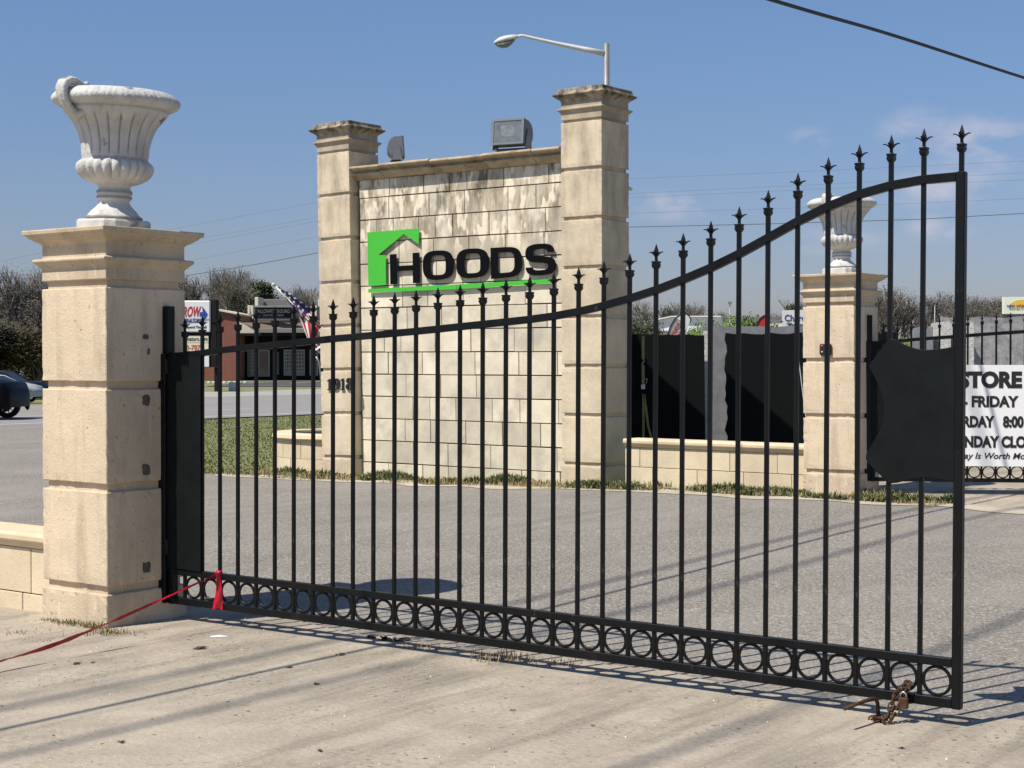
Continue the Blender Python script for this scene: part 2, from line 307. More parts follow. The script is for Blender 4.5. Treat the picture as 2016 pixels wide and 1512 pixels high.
# ------------------------------------------------------------------ ground
U = Vector((0.797, -0.605, 0)); V = Vector((0.605, 0.797, 0)); ANG = math.atan2(-0.605, 0.797)
def uv2xy(u, v): return (u * U.x + v * V.x, u * U.y + v * V.y)
def ss(x, a, b):
    t = min(1, max(0, (x - a) / (b - a))); return t * t * (3 - 2 * t)
def gz(x, y):
    u = x * U.x + y * U.y; v = x * V.x + y * V.y
    z = 0.13 * ss(v, 6.8, 15.2) * ss(u, -15.2, -7.6)
    if y > 40: z -= 0.75 * ss(y, 46, 86) * ss(-x / y, 0.235, 0.275)
    return z
def frange(a, b, n): return [a + (b - a) * i / n for i in range(n + 1)]
def gridmesh(name, xs, ys, fn, m, zoff=0.0, keep=None):
    vs = []; idx = {}; fs = []
    for j, y in enumerate(ys):
        for i, x in enumerate(xs):
            X, Y = fn(x, y); vs.append((X, Y, gz(X, Y) + zoff)); 
    nx = len(xs)
    for j in range(len(ys)-1):
        for i in range(nx-1):
            if keep is None or keep((xs[i]+xs[i+1])/2, (ys[j]+ys[j+1])/2): fs.append((j*nx+i, j*nx+i+1, (j+1)*nx+i+1, (j+1)*nx+i))
    mb = MB(); mb.add(vs, fs, 0, True); o = mb.build(name, m, fixn=False); return o
ident = lambda x, y: (x, y)
gm = mat('roadside_grass', (0.16, 0.185, 0.06), 0.95, var=0.35, vscale=0.5, col2=(0.21, 0.20, 0.095), bump=0.5, bscale=8)
xs = [-900, -500, -300, -200, -140, -100] + frange(-80, 60, 70)[0:] + [80, 120, 200, 300, 500, 900]
ys = [-40, -20, -8] + frange(-4, 110, 114)[0:] + [130, 160, 200, 260, 350, 500, 800, 1500]
g = gridmesh('ground', xs, ys, ident, gm, -0.03); tag(g, kind='structure')

asph = mat('old_asphalt', (0.25, 0.23, 0.20), 0.95, var=0.22, vscale=0.8, bump=0.5, bscale=110, spec=0.2)
add_layer(asph, (0.46, 0.43, 0.39), lambda t: nmask(t, 48, 0.54, 0.62, detail=3, amt=0.75))
add_layer(asph, (0.06, 0.055, 0.05), lambda t: nmask(t, 40, 0.56, 0.66, detail=3, amt=0.7, loc=(7, 7, 7)))
add_layer(asph, (0.30, 0.28, 0.25), lambda t: nmask(t, .5, 0.50, 0.68, detail=7, amt=0.55, loc=(3, 8, 0)))
add_layer(asph, (0.15, 0.14, 0.13), lambda t: nmask(t, 1.5, 0.52, 0.70, (0.16, 2.2, 1), amt=0.4, rotz=-R(53.5), loc=(2, 1, 0)))
conc = mat('dusty_concrete', (0.43, 0.375, 0.30), 0.95, var=0.26, vscale=2.3, bump=0.8, bscale=30, spec=0.15)
add_layer(conc, (0.21, 0.185, 0.152), lambda t: nmask(t, 1.9, 0.48, 0.64, (0.20, 1.5, 1), amt=0.8, rotz=-R(53.5), detail=10, rough=0.68))
add_layer(conc, (0.50, 0.43, 0.33), lambda t: nmask(t, 1.1, 0.54, 0.72, (1, 1, 1), amt=0.6, loc=(5, 3, 0), detail=8))
add_layer(conc, (0.12, 0.095, 0.07), lambda t: mul(t, nmask(t, 30, 0.56, 0.66, detail=5, amt=0.8, loc=(1, 8, 0)), nmask(t, 1.8, 0.42, 0.62, detail=5, loc=(3, 3, 3))))
add_layer(conc, (0.22, 0.19, 0.155), lambda t: mul(t, nmask(t, 9, 0.50, 0.66, detail=9, amt=0.7, loc=(11, 2, 0), rough=.75), nmask(t, .9, 0.46, 0.60, (0.5, 1.4, 1), detail=3, loc=(7, 1, 3), rotz=-R(53.5))))
add_layer(conc, (0.66, 0.61, 0.53), lambda t: nmask(t, 60, 0.66, 0.72, detail=2, amt=0.7, loc=(4, 9, 2)))
road_m = mat('highway_asphalt', (0.27, 0.26, 0.25), 0.95, var=0.12, vscale=0.6, bump=0.2, bscale=60, spec=0.2)
shoulder_m = mat('pale_road_concrete', (0.36, 0.335, 0.30), 0.95, var=0.12, vscale=0.4)
lot_m = mat('dark_lot_asphalt', (0.075, 0.075, 0.078), 0.95, var=0.2, vscale=0.5)
sandm = mat('sandy_verge', (0.52, 0.46, 0.36), 0.95, var=0.35, vscale=3, bump=0.6, bscale=40)
paint = mat('road_paint', (0.70, 0.70, 0.68), 0.7)
ypaint = mat('yellow_road_paint', (0.60, 0.42, 0.08), 0.7)
def vedge(u):                                                      # far edge of the drive, flaring into the road
    return 15.05 + 0.10*math.sin(u*1.7) + 0.07*math.sin(u*4.1+1) + (0 if u > -17 else 11 * ((-17 - u) / 15) ** 1.6)
def drive(a, t): return uv2xy(a, 6.75 + 0.03*math.sin(a*3) + (vedge(a) - 6.75) * t)
d = gridmesh('driveway', frange(-32.2, 14, 140), frange(0, 1, 24), drive, asph, -0.006); tag(d, kind='structure')
d = gridmesh('concrete_apron', frange(-9.6, 14, 80), frange(-8, 6.95, 60), lambda u, v: uv2xy(u, v if v < 6.9 else 6.88 + 0.06*math.sin(u*2.3) + 0.04*math.sin(u*7.1)), conc, 0.0); tag(d, kind='structure')
d = gridmesh('side_street', frange(-32.2, -9.6, 40), frange(-20, 6.72, 30), uv2xy, asph, -0.010); tag(d, kind='structure')
d = gridmesh('sandy_verge', frange(-16.5, -3.5, 60), frange(0, 1, 3), lambda u, t: uv2xy(u, vedge(u) - 0.10 - 0.07*math.sin(u*5.3) + t*(0.38+0.12*math.sin(u*3.1))), sandm, -0.001); tag(d, kind='structure')
d = gridmesh('yard_pavement', frange(-8.0, 14, 40), frange(15.3, 60, 50), uv2xy, conc, -0.012); tag(d, kind='structure')
d = gridmesh('highway', frange(-50, -32, 16), frange(-160, 200, 180), uv2xy, road_m, -0.002); tag(d, kind='structure')
d = gridmesh('highway_shoulder', frange(-58, -50, 8), frange(-160, 200, 180), uv2xy, shoulder_m, -0.004); tag(d, kind='structure')
for nm, u0, wd, m_ in (('edge_line', -33.0, 0.14, paint), ('centre_line', -41.0, 0.12, ypaint), ('far_edge_line', -49.8, 0.14, paint)):
    d = gridmesh(nm, [u0, u0 + wd], frange(-160, 200, 180), uv2xy, m_, 0.004); tag(d, kind='structure')
mb = MB()
for k in range(60):
    a = -160 + k * 6; q = [uv2xy(-37.0, a), uv2xy(-36.87, a), uv2xy(-36.87, a+3), uv2xy(-37.0, a+3)]
    mb.add([(x, y, gz(x, y) + 0.004) for x, y in q], [(0, 1, 2, 3)])
tag(mb.build('lane_dashes', paint, fixn=False), kind='structure')
# shop car park beyond the highway
def lotf(x, y): return (x, y)
d = gridmesh('car_park', frange(-17.5, 6, 24), frange(90.5, 112, 22), lotf, lot_m, 0.0); tag(d, kind='structure')
mb = MB()
for k in range(8):
    x = -17 + k*2.9; mb.add([(x, 101, 0.004), (x+0.12, 101, 0.004), (x+0.9, 110, 0.004), (x+0.78, 110, 0.004)], [(0, 1, 2, 3)])
mb.add([(-17.3, 93.4, .004), (6, 93.4, .004), (6, 93.55, .004), (-17.3, 93.55, .004)], [(0, 1, 2, 3)])
tag(mb.build('bay_lines', paint, fixn=False), kind='structure')

# ------------------------------------------------------------------ pillars
S = 0.6145
def rough_block(mb, a, b, rnd, mi=0):
    """box with slightly chipped, uneven edges"""
    bm = bmesh.new(); bmesh.ops.create_cube(bm, size=1)
    sx, sy, sz = (b[i]-a[i] for i in range(3)); c = Vector([(a[i]+b[i])/2 for i in range(3)])
    for v in bm.verts: v.co = Vector((v.co.x*sx, v.co.y*sy, v.co.z*sz))
    bmesh.ops.bevel(bm, geom=bm.edges[:], offset=0.006, segments=1, affect='EDGES')
    bmesh.ops.subdivide_edges(bm, edges=[e for e in bm.edges if e.calc_length() > 0.1], cuts=12, use_grid_fill=True)
    bmesh.ops.recalc_face_normals(bm, faces=bm.faces)
    for v in bm.verts:
        p = v.co; edge = sum(1 for q, h in ((p.x, sx/2), (p.y, sy/2), (p.z, sz/2)) if abs(abs(q)-h) < 0.008)
        n = noise.noise((p + c + Vector((rnd, 0, 0))) * 38); n2 = noise.noise((p + c + Vector((rnd, 9, 0))) * 9)
        k = 0.0012 * n + 0.0012 * n2
        if edge >= 2: k -= max(0, n + 0.1) * 0.010 + max(0, n2) * 0.005
        v.co += v.normal * k
    bm.verts.ensure_lookup_table()
    mb.add([v.co + c for v in bm.verts], [tuple(v.index for v in f.verts) for f in bm.faces], mi)
    bm.free()
def pillar_parts(parent, base_h, nblk, z0, cap, ms, mc, rnd=0.0):
    h = S/2; mb = MB(); z = base_h
    mb.box((-h+.028, -h+.028, -0.1), (h-.028, h-.028, z + nblk*0.6085 - 0.02))
    for k in range(nblk):
        rough_block(mb, (-h, -h, z + 0.046), (h, h, z + 0.608), rnd + k*3.3); z += 0.6085
    sh = mb.build('shaft', ms, parent)
    mb = MB(); rough_block(mb, (-h-.004, -h-.004, -0.15), (h+.004, h+.004, base_h), rnd+50)
    mb.build('plinth', ms, parent)
    zt = z; mb = MB()
    if cap == 'flat':
        prof = [(-0.01, h-.028), (.045, h-.028), (.047, h-.003), (.118, h-.003), (.130, h+.006), (.150, h+.026), (.158, h+.036), (.168, h+.040), (.178, h+.036), (.184, h-.004),
                (.262, h-.004), (.275, h+.006), (.288, h+.028), (.291, h+.036), (.300, h+.040), (.303, h+.050), (.315, h+.062), (.323, h+.066), (.326, h+.080), (.350, h+.084), (.354, h+.080)]
    else:
        prof = [(-0.01, h-.026), (.030, h-.026), (.033, h-.003), (.108, h-.003), (.122, h+.004), (.145, h+.020), (.152, h+.034), (.172, h+.036), (.185, h-.004),
                (.262, h-.004), (.285, h+.012), (.305, h+.040), (.325, h+.066), (.340, h+.078), (.352, h+.074), (.360, h+.046), (.385, h+.036), (.420, h+.030), (.425, h-.01), (.485, 0.02)]
    mb.loft(prof); c = mb.build('cap', mc, parent, bevel=0.004); c.location.z = zt
    return zt, sh
def pcenter(cx, cy): return (cx - U.x*S/2 + V.x*S/2, cy - U.y*S/2 + V.y*S/2)
A_C = pcenter(-2.396, 9.40); C_C = pcenter(3.70, 17.16); R_C = pcenter(1.107, 19.5); L_C = pcenter(-2.18, 22.0)
pa = empty('gate_pillar', (*A_C, 0), ANG, 'near cream stone gate pillar carrying the white urn at the left of the open gate', 'pillar', 'stone pillars holding the two gate leaves')
ztA, _ = pillar_parts(pa, 0.197, 3, 0, 'flat', stone, stone, 0.3)
# worn marks of old hinge plates on the side by the gate
def patch(y, z, w_, h_):
    mb = MB(); pts = []
    for k in range(14):
        th = 2*math.pi*k/14; rr = 1 + 0.28*noise.noise(Vector((k*1.7, y*9, z*7)))
        c_, s_ = math.cos(th), math.sin(th); m_ = max(abs(c_), abs(s_)); pts.append((c_/m_*w_/2*rr, s_/m_*h_/2*rr))
    mb.add([(S/2+.0035, y+p[0], z+p[1]) for p in pts] + [(S/2-.004, y+p[0], z+p[1]) for p in pts], [tuple(range(14))] + [(i, 14+i, 14+(i+1) % 14, (i+1) % 14) for i in range(14)])
    mb.build('old_hinge_scar', scar, pa)
scar = mat('dark_scar', (0.17, 0.145, 0.125), 0.95, var=0.6, vscale=30, bump=0.5, bscale=60)
for (z, w_, h_) in ((1.345, .055, .065), (.925, .058, .062), (.33, .058, .06)): patch(-0.01, z, w_, h_)
patch(-0.01, 1.73, .045, .03); patch(0.012, 1.64, .02, .035)
pc = empty('gate_pillar', (*C_C, 0.13), ANG, 'far cream stone gate pillar with small black keypad and white urn on top', 'pillar', 'stone pillars holding the two gate leaves')
ztC, _ = pillar_parts(pc, 0.2075, 3, 0, 'flat', stone, stone, 7.7); pc.rotation_euler = (0, R(-0.5), ANG)
# ------------------------------------------------------------------ urns
def make_urn(label):
    root = empty('garden_urn', (0, 0, 0), 0, label, 'urn', 'white urns on top of the gate pillars')
    # base plate with clipped corners
    mb = MB(); a = .185; c = .05
    oct_ = [(-a+c, -a), (a-c, -a), (a, -a+c), (a, a-c), (a-c, a), (-a+c, a), (-a, a-c), (-a, -a+c)]
    def ring(z, k): return [(x*k, y*k, z) for x, y in oct_]
    vs = ring(0, 1) + ring(.062, 1) + ring(.075, .95)
    fs = [tuple(range(7, -1, -1)), tuple(range(16, 24))] + [(r*8+i, r*8+(i+1) % 8, (r+1)*8+(i+1) % 8, (r+1)*8+i) for r in range(2) for i in range(8)]
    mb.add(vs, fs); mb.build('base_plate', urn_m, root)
    def mfoot(th, z):
        k = 0
        if z < .20: k = 0.06*abs(math.sin(4*th+z*30)) * (1 - ss(z, .16, .2)) + 0.03*noise.noise(Vector((math.cos(th)*9, math.sin(th)*9, z*40)))
        return k
    foot = [(.155, .070), (.170, .078), (.172, .092), (.160, .100), (.150, .112), (.135, .128), (.112, .150), (.098, .170), (.092, .185), (.096, .197), (.108, .208), (.112, .216), (.108, .226), (.104, .230), (.111, .238), (.113, .250), (.108, .262), (.098, .268), (.101, .285), (.110, .300)]
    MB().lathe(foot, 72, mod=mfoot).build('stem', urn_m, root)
    def mbowl(th, z):
        k = 0
        if z < .45:
            e = ss(z, .30, .335) * (1 - ss(z, .43, .452)); k = e * 0.11 * (abs(math.sin(12*th)) ** 0.6 - 0.75)
        elif .47 < z < .735:
            e = ss(z, .47, .485) * (1 - ss(z, .72, .745)); w_ = abs(math.sin(11*th)); k = e * (0.055 * (min(1, w_*2.8)**.6) - 0.05)
        elif .82 < z < .872: k = 0.035 * (abs(math.sin(34*th)) - 0.6)
        return k + 0.004*noise.noise(Vector((math.cos(th)*14, math.sin(th)*14, z*30)))
    bowl = [(.100, .298), (.135, .302), (.170, .315), (.200, .335), (.222, .360), (.234, .385), (.237, .405), (.232, .425), (.220, .440), (.207, .450), (.204, .462), (.207, .472), (.208, .49), (.209, .515), (.213, .545), (.221, .580), (.232, .615), (.247, .648), (.266, .680), (.288, .708), (.310, .732), (.322, .745), (.325, .752), (.328, .764),
            (.352, .776), (.380, .790), (.393, .805), (.395, .822), (.389, .838), (.372, .856), (.352, .872), (.338, .878), (.325, .872), (.315, .85), (.29, .80), (.24, .72), (.19, .60), (.02, .56)]
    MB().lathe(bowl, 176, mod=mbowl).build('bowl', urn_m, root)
    for k, a in enumerate((-90,)):                         # scroll handle on the side facing the yard
        M_ = Matrix.Rotation(R(a), 4, 'Z')
        pts = [(.285, 0, .700), (.325, 0, .712), (.366, 0, .740), (.392, 0, .780), (.406, 0, .820), (.410, 0, .858), (.396, 0, .890), (.362, 0, .908), (.320, 0, .908), (.285, 0, .897), (.258, 0, .888), (.238, 0, .898), (.222, 0, .912)]
        rr = [.034, .034, .033, .033, .034, .034, .033, .030, .026, .023, .021, .020, .012]
        b = MB(); b.tube(pts, rr, 10, M=M_)
        for sgn in (-1, 1):                                # leaf ridges along the handle
            b.tube([(x*1.0 + .012, sgn*.026, z + .006) for x, _, z in pts[1:10]], [.006, .014, .018, .019, .019, .018, .016, .013, .006], 8, M=M_)
        b.lathe([(.0, 0), (.03, .005), (.034, .02), (.022, .035), (0, .04)], 14, M=M_ @ Matrix.Translation((.335, 0, .735)) @ Matrix.Rotation(R(110), 4, 'Y'))
        b.tube([(.262, -.07, .745), (.30, -.045, .715), (.312, 0, .700), (.30, .045, .715), (.262, .07, .745)], [.012, .02, .024, .02, .012], 8, M=M_)
        b.build('handle', urn_m, root)
    return root
u1 = make_urn('large white urn with scroll handle standing on the near left pillar')
u1.scale = (.97, .97, .97); u1.location = (A_C[0]+0.0, A_C[1], ztA + 0.354); u1.rotation_euler = (0, R(2.2), ANG)
u2 = copy_tree(u1); u2['label'] = 'white urn on the far pillar seen behind the gate bars at the right'
u2.scale = (.95, .95, .95); u2.location = (C_C[0], C_C[1], 0.13 + ztC + 0.354); u2.rotation_euler = (0, R(-0.6), ANG)
# keypad on the far pillar
kp = empty('access_keypad', (0, 0, 0), ANG, 'small black keypad box with red button on the far pillar front', 'keypad')
k_ = Vector((*C_C, 0.0)) + U*(-0.035) - V*(S/2) ; kp.location = (k_.x, k_.y, 1.63)
MB().box((-.07, -.035, 0), (.07, -.003, .125)).build('housing', blackt, kp, bevel=.01, seg=3)
MB().lathe([(0.0, 0), (.017, 0), (.015, .008), (0, .01)], 16, M=Matrix.Translation((-.035, -.0345, .098)) @ Matrix.Rotation(R(90), 4, 'X')).build('button', redb, kp)
MB().lathe([(0.0, 0), (.012, 0), (.010, .006), (0, .008)], 16, M=Matrix.Translation((-.035, -.0345, .035)) @ Matrix.Rotation(R(90), 4, 'X')).build('lock_barrel', steel, kp)

# ------------------------------------------------------------------ sign monument
mon = empty('sign_monument', (-2.18, 22.0, 0), ANG, 'cream stone entrance monument with two tall pillars and coursed block wall', 'monument')
for nm, dx, zb, lean, rnd in (('l', -S/2, 0.0, R(-1.25), 21.0), ('r', 4.13 - S/2, 0.075, R(-0.25), 33.0)):
    p = empty('pillar', (dx, S/2, zb), 0); p.parent = mon; p.rotation_euler = (0, lean, 0)
    # the pillar is itself one mesh; plinth and cap hang from it
    h0 = 0.20 if nm == 'l' else 0.187
    tmp = p; zt, sh = pillar_parts(tmp, h0, 7, 0, 'pyramid', stone_m, stone_cap, rnd)
    sh.name = 'pillar'; sh.parent = mon; sh.location = p.location; sh.rotation_euler = p.rotation_euler
    for ch in list(p.children):
        ch.parent = sh
    bpy.data.objects.remove(p)
def WX(z): return 0.0
# block wall: courses .3043 high, random lengths
wallp = empty('wallframe', (0, 0, 0), 0)
WL0, WL1, WY = 0.0, 3.52, 0.16
mb = MB(); mb.box((WL0, WY+.012, -0.1), (WL1+.02, WY+.30, 4.065), 1)
rr = random.Random(4); z = -0.09; row = 0
while z < 4.0:
    hh = 0.3043 if row else 0.25; x = WL0 + .004; off = rr.uniform(0.12, 0.62)
    cur = off if row % 2 else off + .25
    first = True
    while x < WL1 - 0.02:
        ln = cur if first else rr.choice([0.61, 0.61, 0.61, 0.30, 0.45, 0.72]); first = False
        x1 = min(x + ln, WL1 + .01)
        if WL1 - x1 < 0.12: x1 = WL1 + .01
        z1 = min(z + hh - .007, 4.06); jy = rr.uniform(-.003, .003)
        g0 = rr.uniform(.004, .010)
        mb.box((x + g0*.7, WY + jy, z + g0), (x1 - g0*.7, WY + .03, z1), 0)
        x = x1
    z += hh; row += 1
wl = mb.build('wall', [ashlar, mortar], mon, bevel=.003); wl.rotation_euler = (0, 0, 0)
# shear the wall so it follows the slight lean of the pillars
for v in wl.data.vertices: v.co.x -= (0.012 * v.co.z)
mb = MB(); cz = 4.06; segs = [-.16, .52, 1.42, 2.32, 3.10, 3.54]
for i in range(5):
    x0 = segs[i] + .004; x1 = segs[i+1] - .004; dz = [0, .006, -.004, .003, 0][i]; dy = [0, -.006, .004, -.005, 0][i]
    if i == 0: x0 = -0.02
    pr = [(.0, 0), (-.035, .002), (-.06, .018), (-.10, .052), (-.122, .066), (-.132, .070), (-.134, .088), (-.102, .096), (-.100, .112), (-.125, .124), (-.165, .140), (-.184, .150), (-.192, .166), (-.186, .184), (-.165, .196), (.30, .21), (.30, 0)]
    vs = []; n = len(pr)
    for xx in (x0, x1): vs += [(xx - .051, WY + py + dy, cz + pz*.92 + dz) for py, pz in pr]
    mb.add(vs, [tuple(range(n)), tuple(range(2*n-1, n-1, -1))] + [(k, n+k, n+(k+1) % n, (k+1) % n) for k in range(n)])
mb.build('cornice', stone_cornice, mon, bevel=.003)
bpy.data.objects.remove(wallp)
# sign on the wall : local frame of the monument, x along the wall, y = -out
sg = empty('company_sign', (-2.18, 22.0, 0), ANG, 'green house-roof emblem with black HOODS lettering fixed to the monument wall', 'sign')
SY = WY - .040
def wallxz(px, py, y=SY):
    """pixel -> monument local x,z on the plane y"""
    dx = (px - 1008) / F; dyy = (756 - py) / F
    d_ = Vector((dx, math.cos(PITCH) + dyy*math.sin(PITCH), -math.sin(PITCH) + dyy*math.cos(PITCH)))
    o_ = Vector((0, 0, EYE)) - Vector((-2.18, 22.0, 0)); t_ = (y - o_.dot(V)) / d_.dot(V)
    P = o_ + d_*t_; return (P.dot(U), P.z)
Q = lambda x, y: wallxz(600 + x/3.0545, 200 + y/3.0545)
def plate_of(name, outlines, m, parent, y, th):
    me = curve_mesh(outlines, th); me.transform(Matrix.Translation((0, y, 0)) @ STAND); me.materials.clear(); me.materials.append(m)
    o = bpy.data.objects.new(name, me); C.objects.link(o); o.parent = parent; me.name = name; return o
plate_of('roof_emblem', [[Q(*p) for p in ((378, 787), (687, 763), (687, 858), (597, 796), (445, 922), (488, 923), (490, 1103), (385, 1110))]], green, sg, SY, .016)
plate_of('underline', [[Q(*p) for p in ((384, 1127), (914, 1101), (914, 1128), (384, 1149))]], green, sg, SY, .014)
plate_of('underline', [[Q(*p) for p in ((919, 1100), (1497, 1065), (1501, 1090), (919, 1128))]], green, sg, SY - .004, .014)
def lerpq(quad):                                       # quad: tl,tr,br,bl pixel corners -> bilinear map of unit square
    tl, tr, br, bl = [Vector(Q(*p)) for p in quad]
    return lambda s, t: tuple((bl*(1-s) + br*s)*(1-t) + (tl*(1-s) + tr*s)*t)
def superell(cx, cy, a, b, p, n=40, t0=0, t1=2*math.pi):
    out = []
    for k in range(n):
        th = t0 + (t1-t0)*k/(n if t1-t0 > 6.2 else n-1); c_, s_ = math.cos(th), math.sin(th)
        out.append((cx + a*math.copysign(abs(c_)**(2/p), c_), cy + b*math.copysign(abs(s_)**(2/p), s_)))
    return out
def letter(ch, quad):
    f_ = lerpq(quad); st, sh_ = 0.215, 0.17
    if ch == 'H': ol = [[(0,0),(.22,0),(.22,.43),(.78,.43),(.78,0),(1,0),(1,1),(.78,1),(.78,.60),(.22,.60),(.22,1),(0,1)]]
    if ch == 'O': ol = [superell(.5, .5, .5, .5, 2.9), superell(.5, .5, .255, .335, 4.0)]
    if ch == 'D': ol = [[(0,0),(.5,0)] + superell(.5, .5, .5, .5, 2.9, 24, -math.pi/2, math.pi/2)[1:-1] + [(.5,1),(0,1)],
                        [(.22,.165),(.5,.165)] + superell(.5, .5, .27, .335, 3.4, 20, -math.pi/2, math.pi/2)[1:-1] + [(.5,.835),(.22,.835)]]
    if ch == 'S':
        ol = [[(0,.27),(.02,.17),(.07,.09),(.16,.03),(.30,0),(.50,-.01),(.70,0),(.84,.03),(.93,.09),(.98,.17),(1,.30),(.98,.42),(.93,.50),(.85,.55),(.72,.58),(.40,.62),(.27,.65),(.24,.72),(.27,.80),(.36,.835),(.50,.845),(.64,.835),(.73,.80),(.75,.72),(.965,.72),
               (.95,.83),(.90,.91),(.82,.965),(.68,1),(.50,1.01),(.30,1),(.16,.965),(.07,.91),(.02,.82),(0,.70),(.02,.59),(.07,.51),(.15,.455),(.28,.42),(.60,.385),(.72,.355),(.755,.28),(.73,.20),(.66,.165),(.50,.155),(.34,.165),(.25,.20),(.235,.27)]]
    plate_of('letter', [[f_(*p) for p in o_] for o_ in ol], black, sg, SY - .002, .012)
letter('H', ((513, 919), (689, 908), (691, 1090), (516, 1100)))
letter('O', ((709, 900), (893, 891), (896, 1066), (713, 1078)))
letter('O', ((911, 888), (1104, 879), (1107, 1054), (914, 1068)))
letter('D', ((1118, 880), (1303, 870), (1307, 1050), (1121, 1067)))
letter('S', ((1325, 862), (1505, 850), (1512, 1036), (1330, 1050)))
# house number
hn = empty('house_number', (-2.18, 22.0, 0), ANG, 'dark metal house number 1918 on the left monument pillar', 'house number')
NY = -.018
def digit(ch, x0, x1, y0, y1):
    a = wallxz(x0, y1, NY); b = wallxz(x1, y0, NY)
    w_, h_ = b[0]-a[0], b[1]-a[1]; f_ = lambda p: (a[0]+p[0]*w_, a[1]+p[1]*h_)
    if ch == '1': ols = [[(.1,0),(.9,0),(.9,.08),(.68,.12),(.68,1),(.5,1),(.05,.84),(.05,.76),(.34,.80),(.34,.12),(.1,.08)]]
    if ch == '8': ols = [superell(.5,.27,.5,.27,2.1,28), superell(.5,.27,.20,.17,2,20)]; 
    if ch == '9': ols = [superell(.5,.68,.48,.32,2.1,28), superell(.5,.68,.18,.21,2,20)]
    o = plate_of('digit', [[f_(p) for p in ol] for ol in ols], bronze, hn, NY, .02)
    if ch == '8': plate_of('upper_loop', [[f_(p) for p in ol] for ol in (superell(.5,.76,.42,.24,2.1,28), superell(.5,.76,.17,.14,2,20))], bronze, o, NY-.001, .018)
    if ch == '9': plate_of('tail', [[f_(p) for p in ((.70,.62),(.98,.66),(.92,.35),(.72,.10),(.40,0),(.12,.04),(.06,.16),(.16,.24),(.30,.18),(.28,.09),(.48,.12),(.64,.34))]], bronze, o, NY-.001, .018)
digit('1', 644, 654, 746, 768); digit('9', 656, 669, 745, 768); digit('1', 670.5, 679, 745, 768); digit('8', 681, 695, 744, 768)
# floodlights on top of the wall
def floodlight(px, rz, label, D=21.2, z0=3.885):
    x, z = wallxz(px, 290, .1); P = Vector((-2.18, 22.0, 0)) + U*x + V*(WY + 0.10)
    r = empty('floodlight', (P.x, P.y, 4.262), rz, label, 'floodlight', 'floodlights on the monument wall')
    MB().box((-.17, -.10, .0), (.17, .13, .035)).build('mounting_foot', blackt, r, bevel=.004)
    Mt = Matrix.Translation((0, .02, .245)) @ Matrix.Rotation(R(-5), 4, 'X')
    # housing : rounded back
    pr = [(-.13, -.165), (-.13, .165), (.02, .165), (.09, .14), (.14, .09), (.165, .02), (.16, -.06), (.12, -.12), (.05, -.165)]
    mb = MB(); n = len(pr); vs = [(-.225, y, z_) for y, z_ in pr] + [(.225, y, z_) for y, z_ in pr]
    mb.add(vs, [tuple(range(n)), tuple(range(2*n-1, n-1, -1))] + [(k, n+k, n+(k+1) % n, (k+1) % n) for k in range(n)], 0, False, Mt)
    mb.build('housing', lampgrey, r, bevel=.008, seg=2)
    mb = MB()
    for a, b in (((-.23, -.148, -.17), (.23, -.131, -.14)), ((-.23, -.148, .14), (.23, -.131, .17)), ((-.23, -.148, -.14), (-.195, -.131, .14)), ((.195, -.148, -.14), (.23, -.131, .14))): mb.box(a, b, 0, Mt)
    mb.build('door_frame', lampgrey, r, bevel=.003)
    MB().box((-.194, -.140, -.139), (.194, -.1315, .139), 0, Mt).build('lens', glassd, r)
    MB().box((-.10, -.1425, -.07), (.10, -.1405, .08), 0, Mt).build('reflector', lens, r)
    mb = MB()
    for sx in (-1, 1):
        x0 = sx*.232; mb.add([(x0, -.10, .035), (x0, .10, .035), (x0, .05, .27), (x0, .01, .29), (x0, -.03, .27), (x0+sx*.012, -.10, .035), (x0+sx*.012, .10, .035), (x0+sx*.012, .05, .27), (x0+sx*.012, .01, .29), (x0+sx*.012, -.03, .27)],
                     [(0,1,2,3,4), (9,8,7,6,5)] + [(k, 5+k, 5+(k+1) % 5, (k+1) % 5) for k in range(5)])
    mb.box((-.244, -.06, .0355), (.244, .06, .047)); mb.build('bracket', lampgrey, r)
    return r
floodlight(992, ANG + R(12), 'grey floodlight facing the camera near the right monument pillar')
floodlight(766, R(97), 'grey floodlight seen side-on beside the left monument pillar').scale = (.8, .72, .86)

# ------------------------------------------------------------------ low walls
def low_wall(label, p0, ulen, thick, zb, top, name='low_wall', extra=0.0, seed=1, courses=(.19, .33)):
    r = empty(name, (p0[0], p0[1], zb), ANG, label, 'low wall')
    rr = random.Random(seed); mb = MB(); mb.box((-ulen, .012, -.1), (0, thick, top - .10), 1)
    z = -.05; hs = [courses[0] + .05, top - .10 - courses[0]]
    for i, hh in enumerate(hs):
        x = -ulen; k = rr.uniform(.2, .5)
        while x < -.01:
            x1 = min(0, x + k); k = .61
            if -x1 < .15: x1 = 0
            mb.box((x + .003, rr.uniform(-.002, .002), z + .003), (x1 - .003, .03, z + hh - .004), 0); x = x1
        z += hh
    mb.build('wall', [lowstone, mortar], r, bevel=.003)
    mb = MB(); e = .03; n_ = max(1, round(ulen/.8)); t0 = top - .095
    pr = [(-.003, t0-.005), (-.02, t0+.004), (-.03, t0+.02), (-.034, t0+.03), (-.05, t0+.045), (-.052, t0+.075), (-.04, t0+.095), (thick + .04, t0+.095), (thick+.045, t0), (thick, t0-.005)]
    for i in range(n_):
        x0 = -ulen + i*ulen/n_ + (.003 if i else -e*0); x1 = -ulen + (i+1)*ulen/n_ - (.003 if i < n_-1 else 0); n = len(pr)
        vs = [(x0, a, b) for a, b in pr] + [(x1, a, b) for a, b in pr]
        mb.add(vs, [tuple(range(n)), tuple(range(2*n-1, n-1, -1))] + [(k, n+k, n+(k+1) % n, (k+1) % n) for k in range(n)])
    mb.build('coping', capstone, r, bevel=.003)
    return r
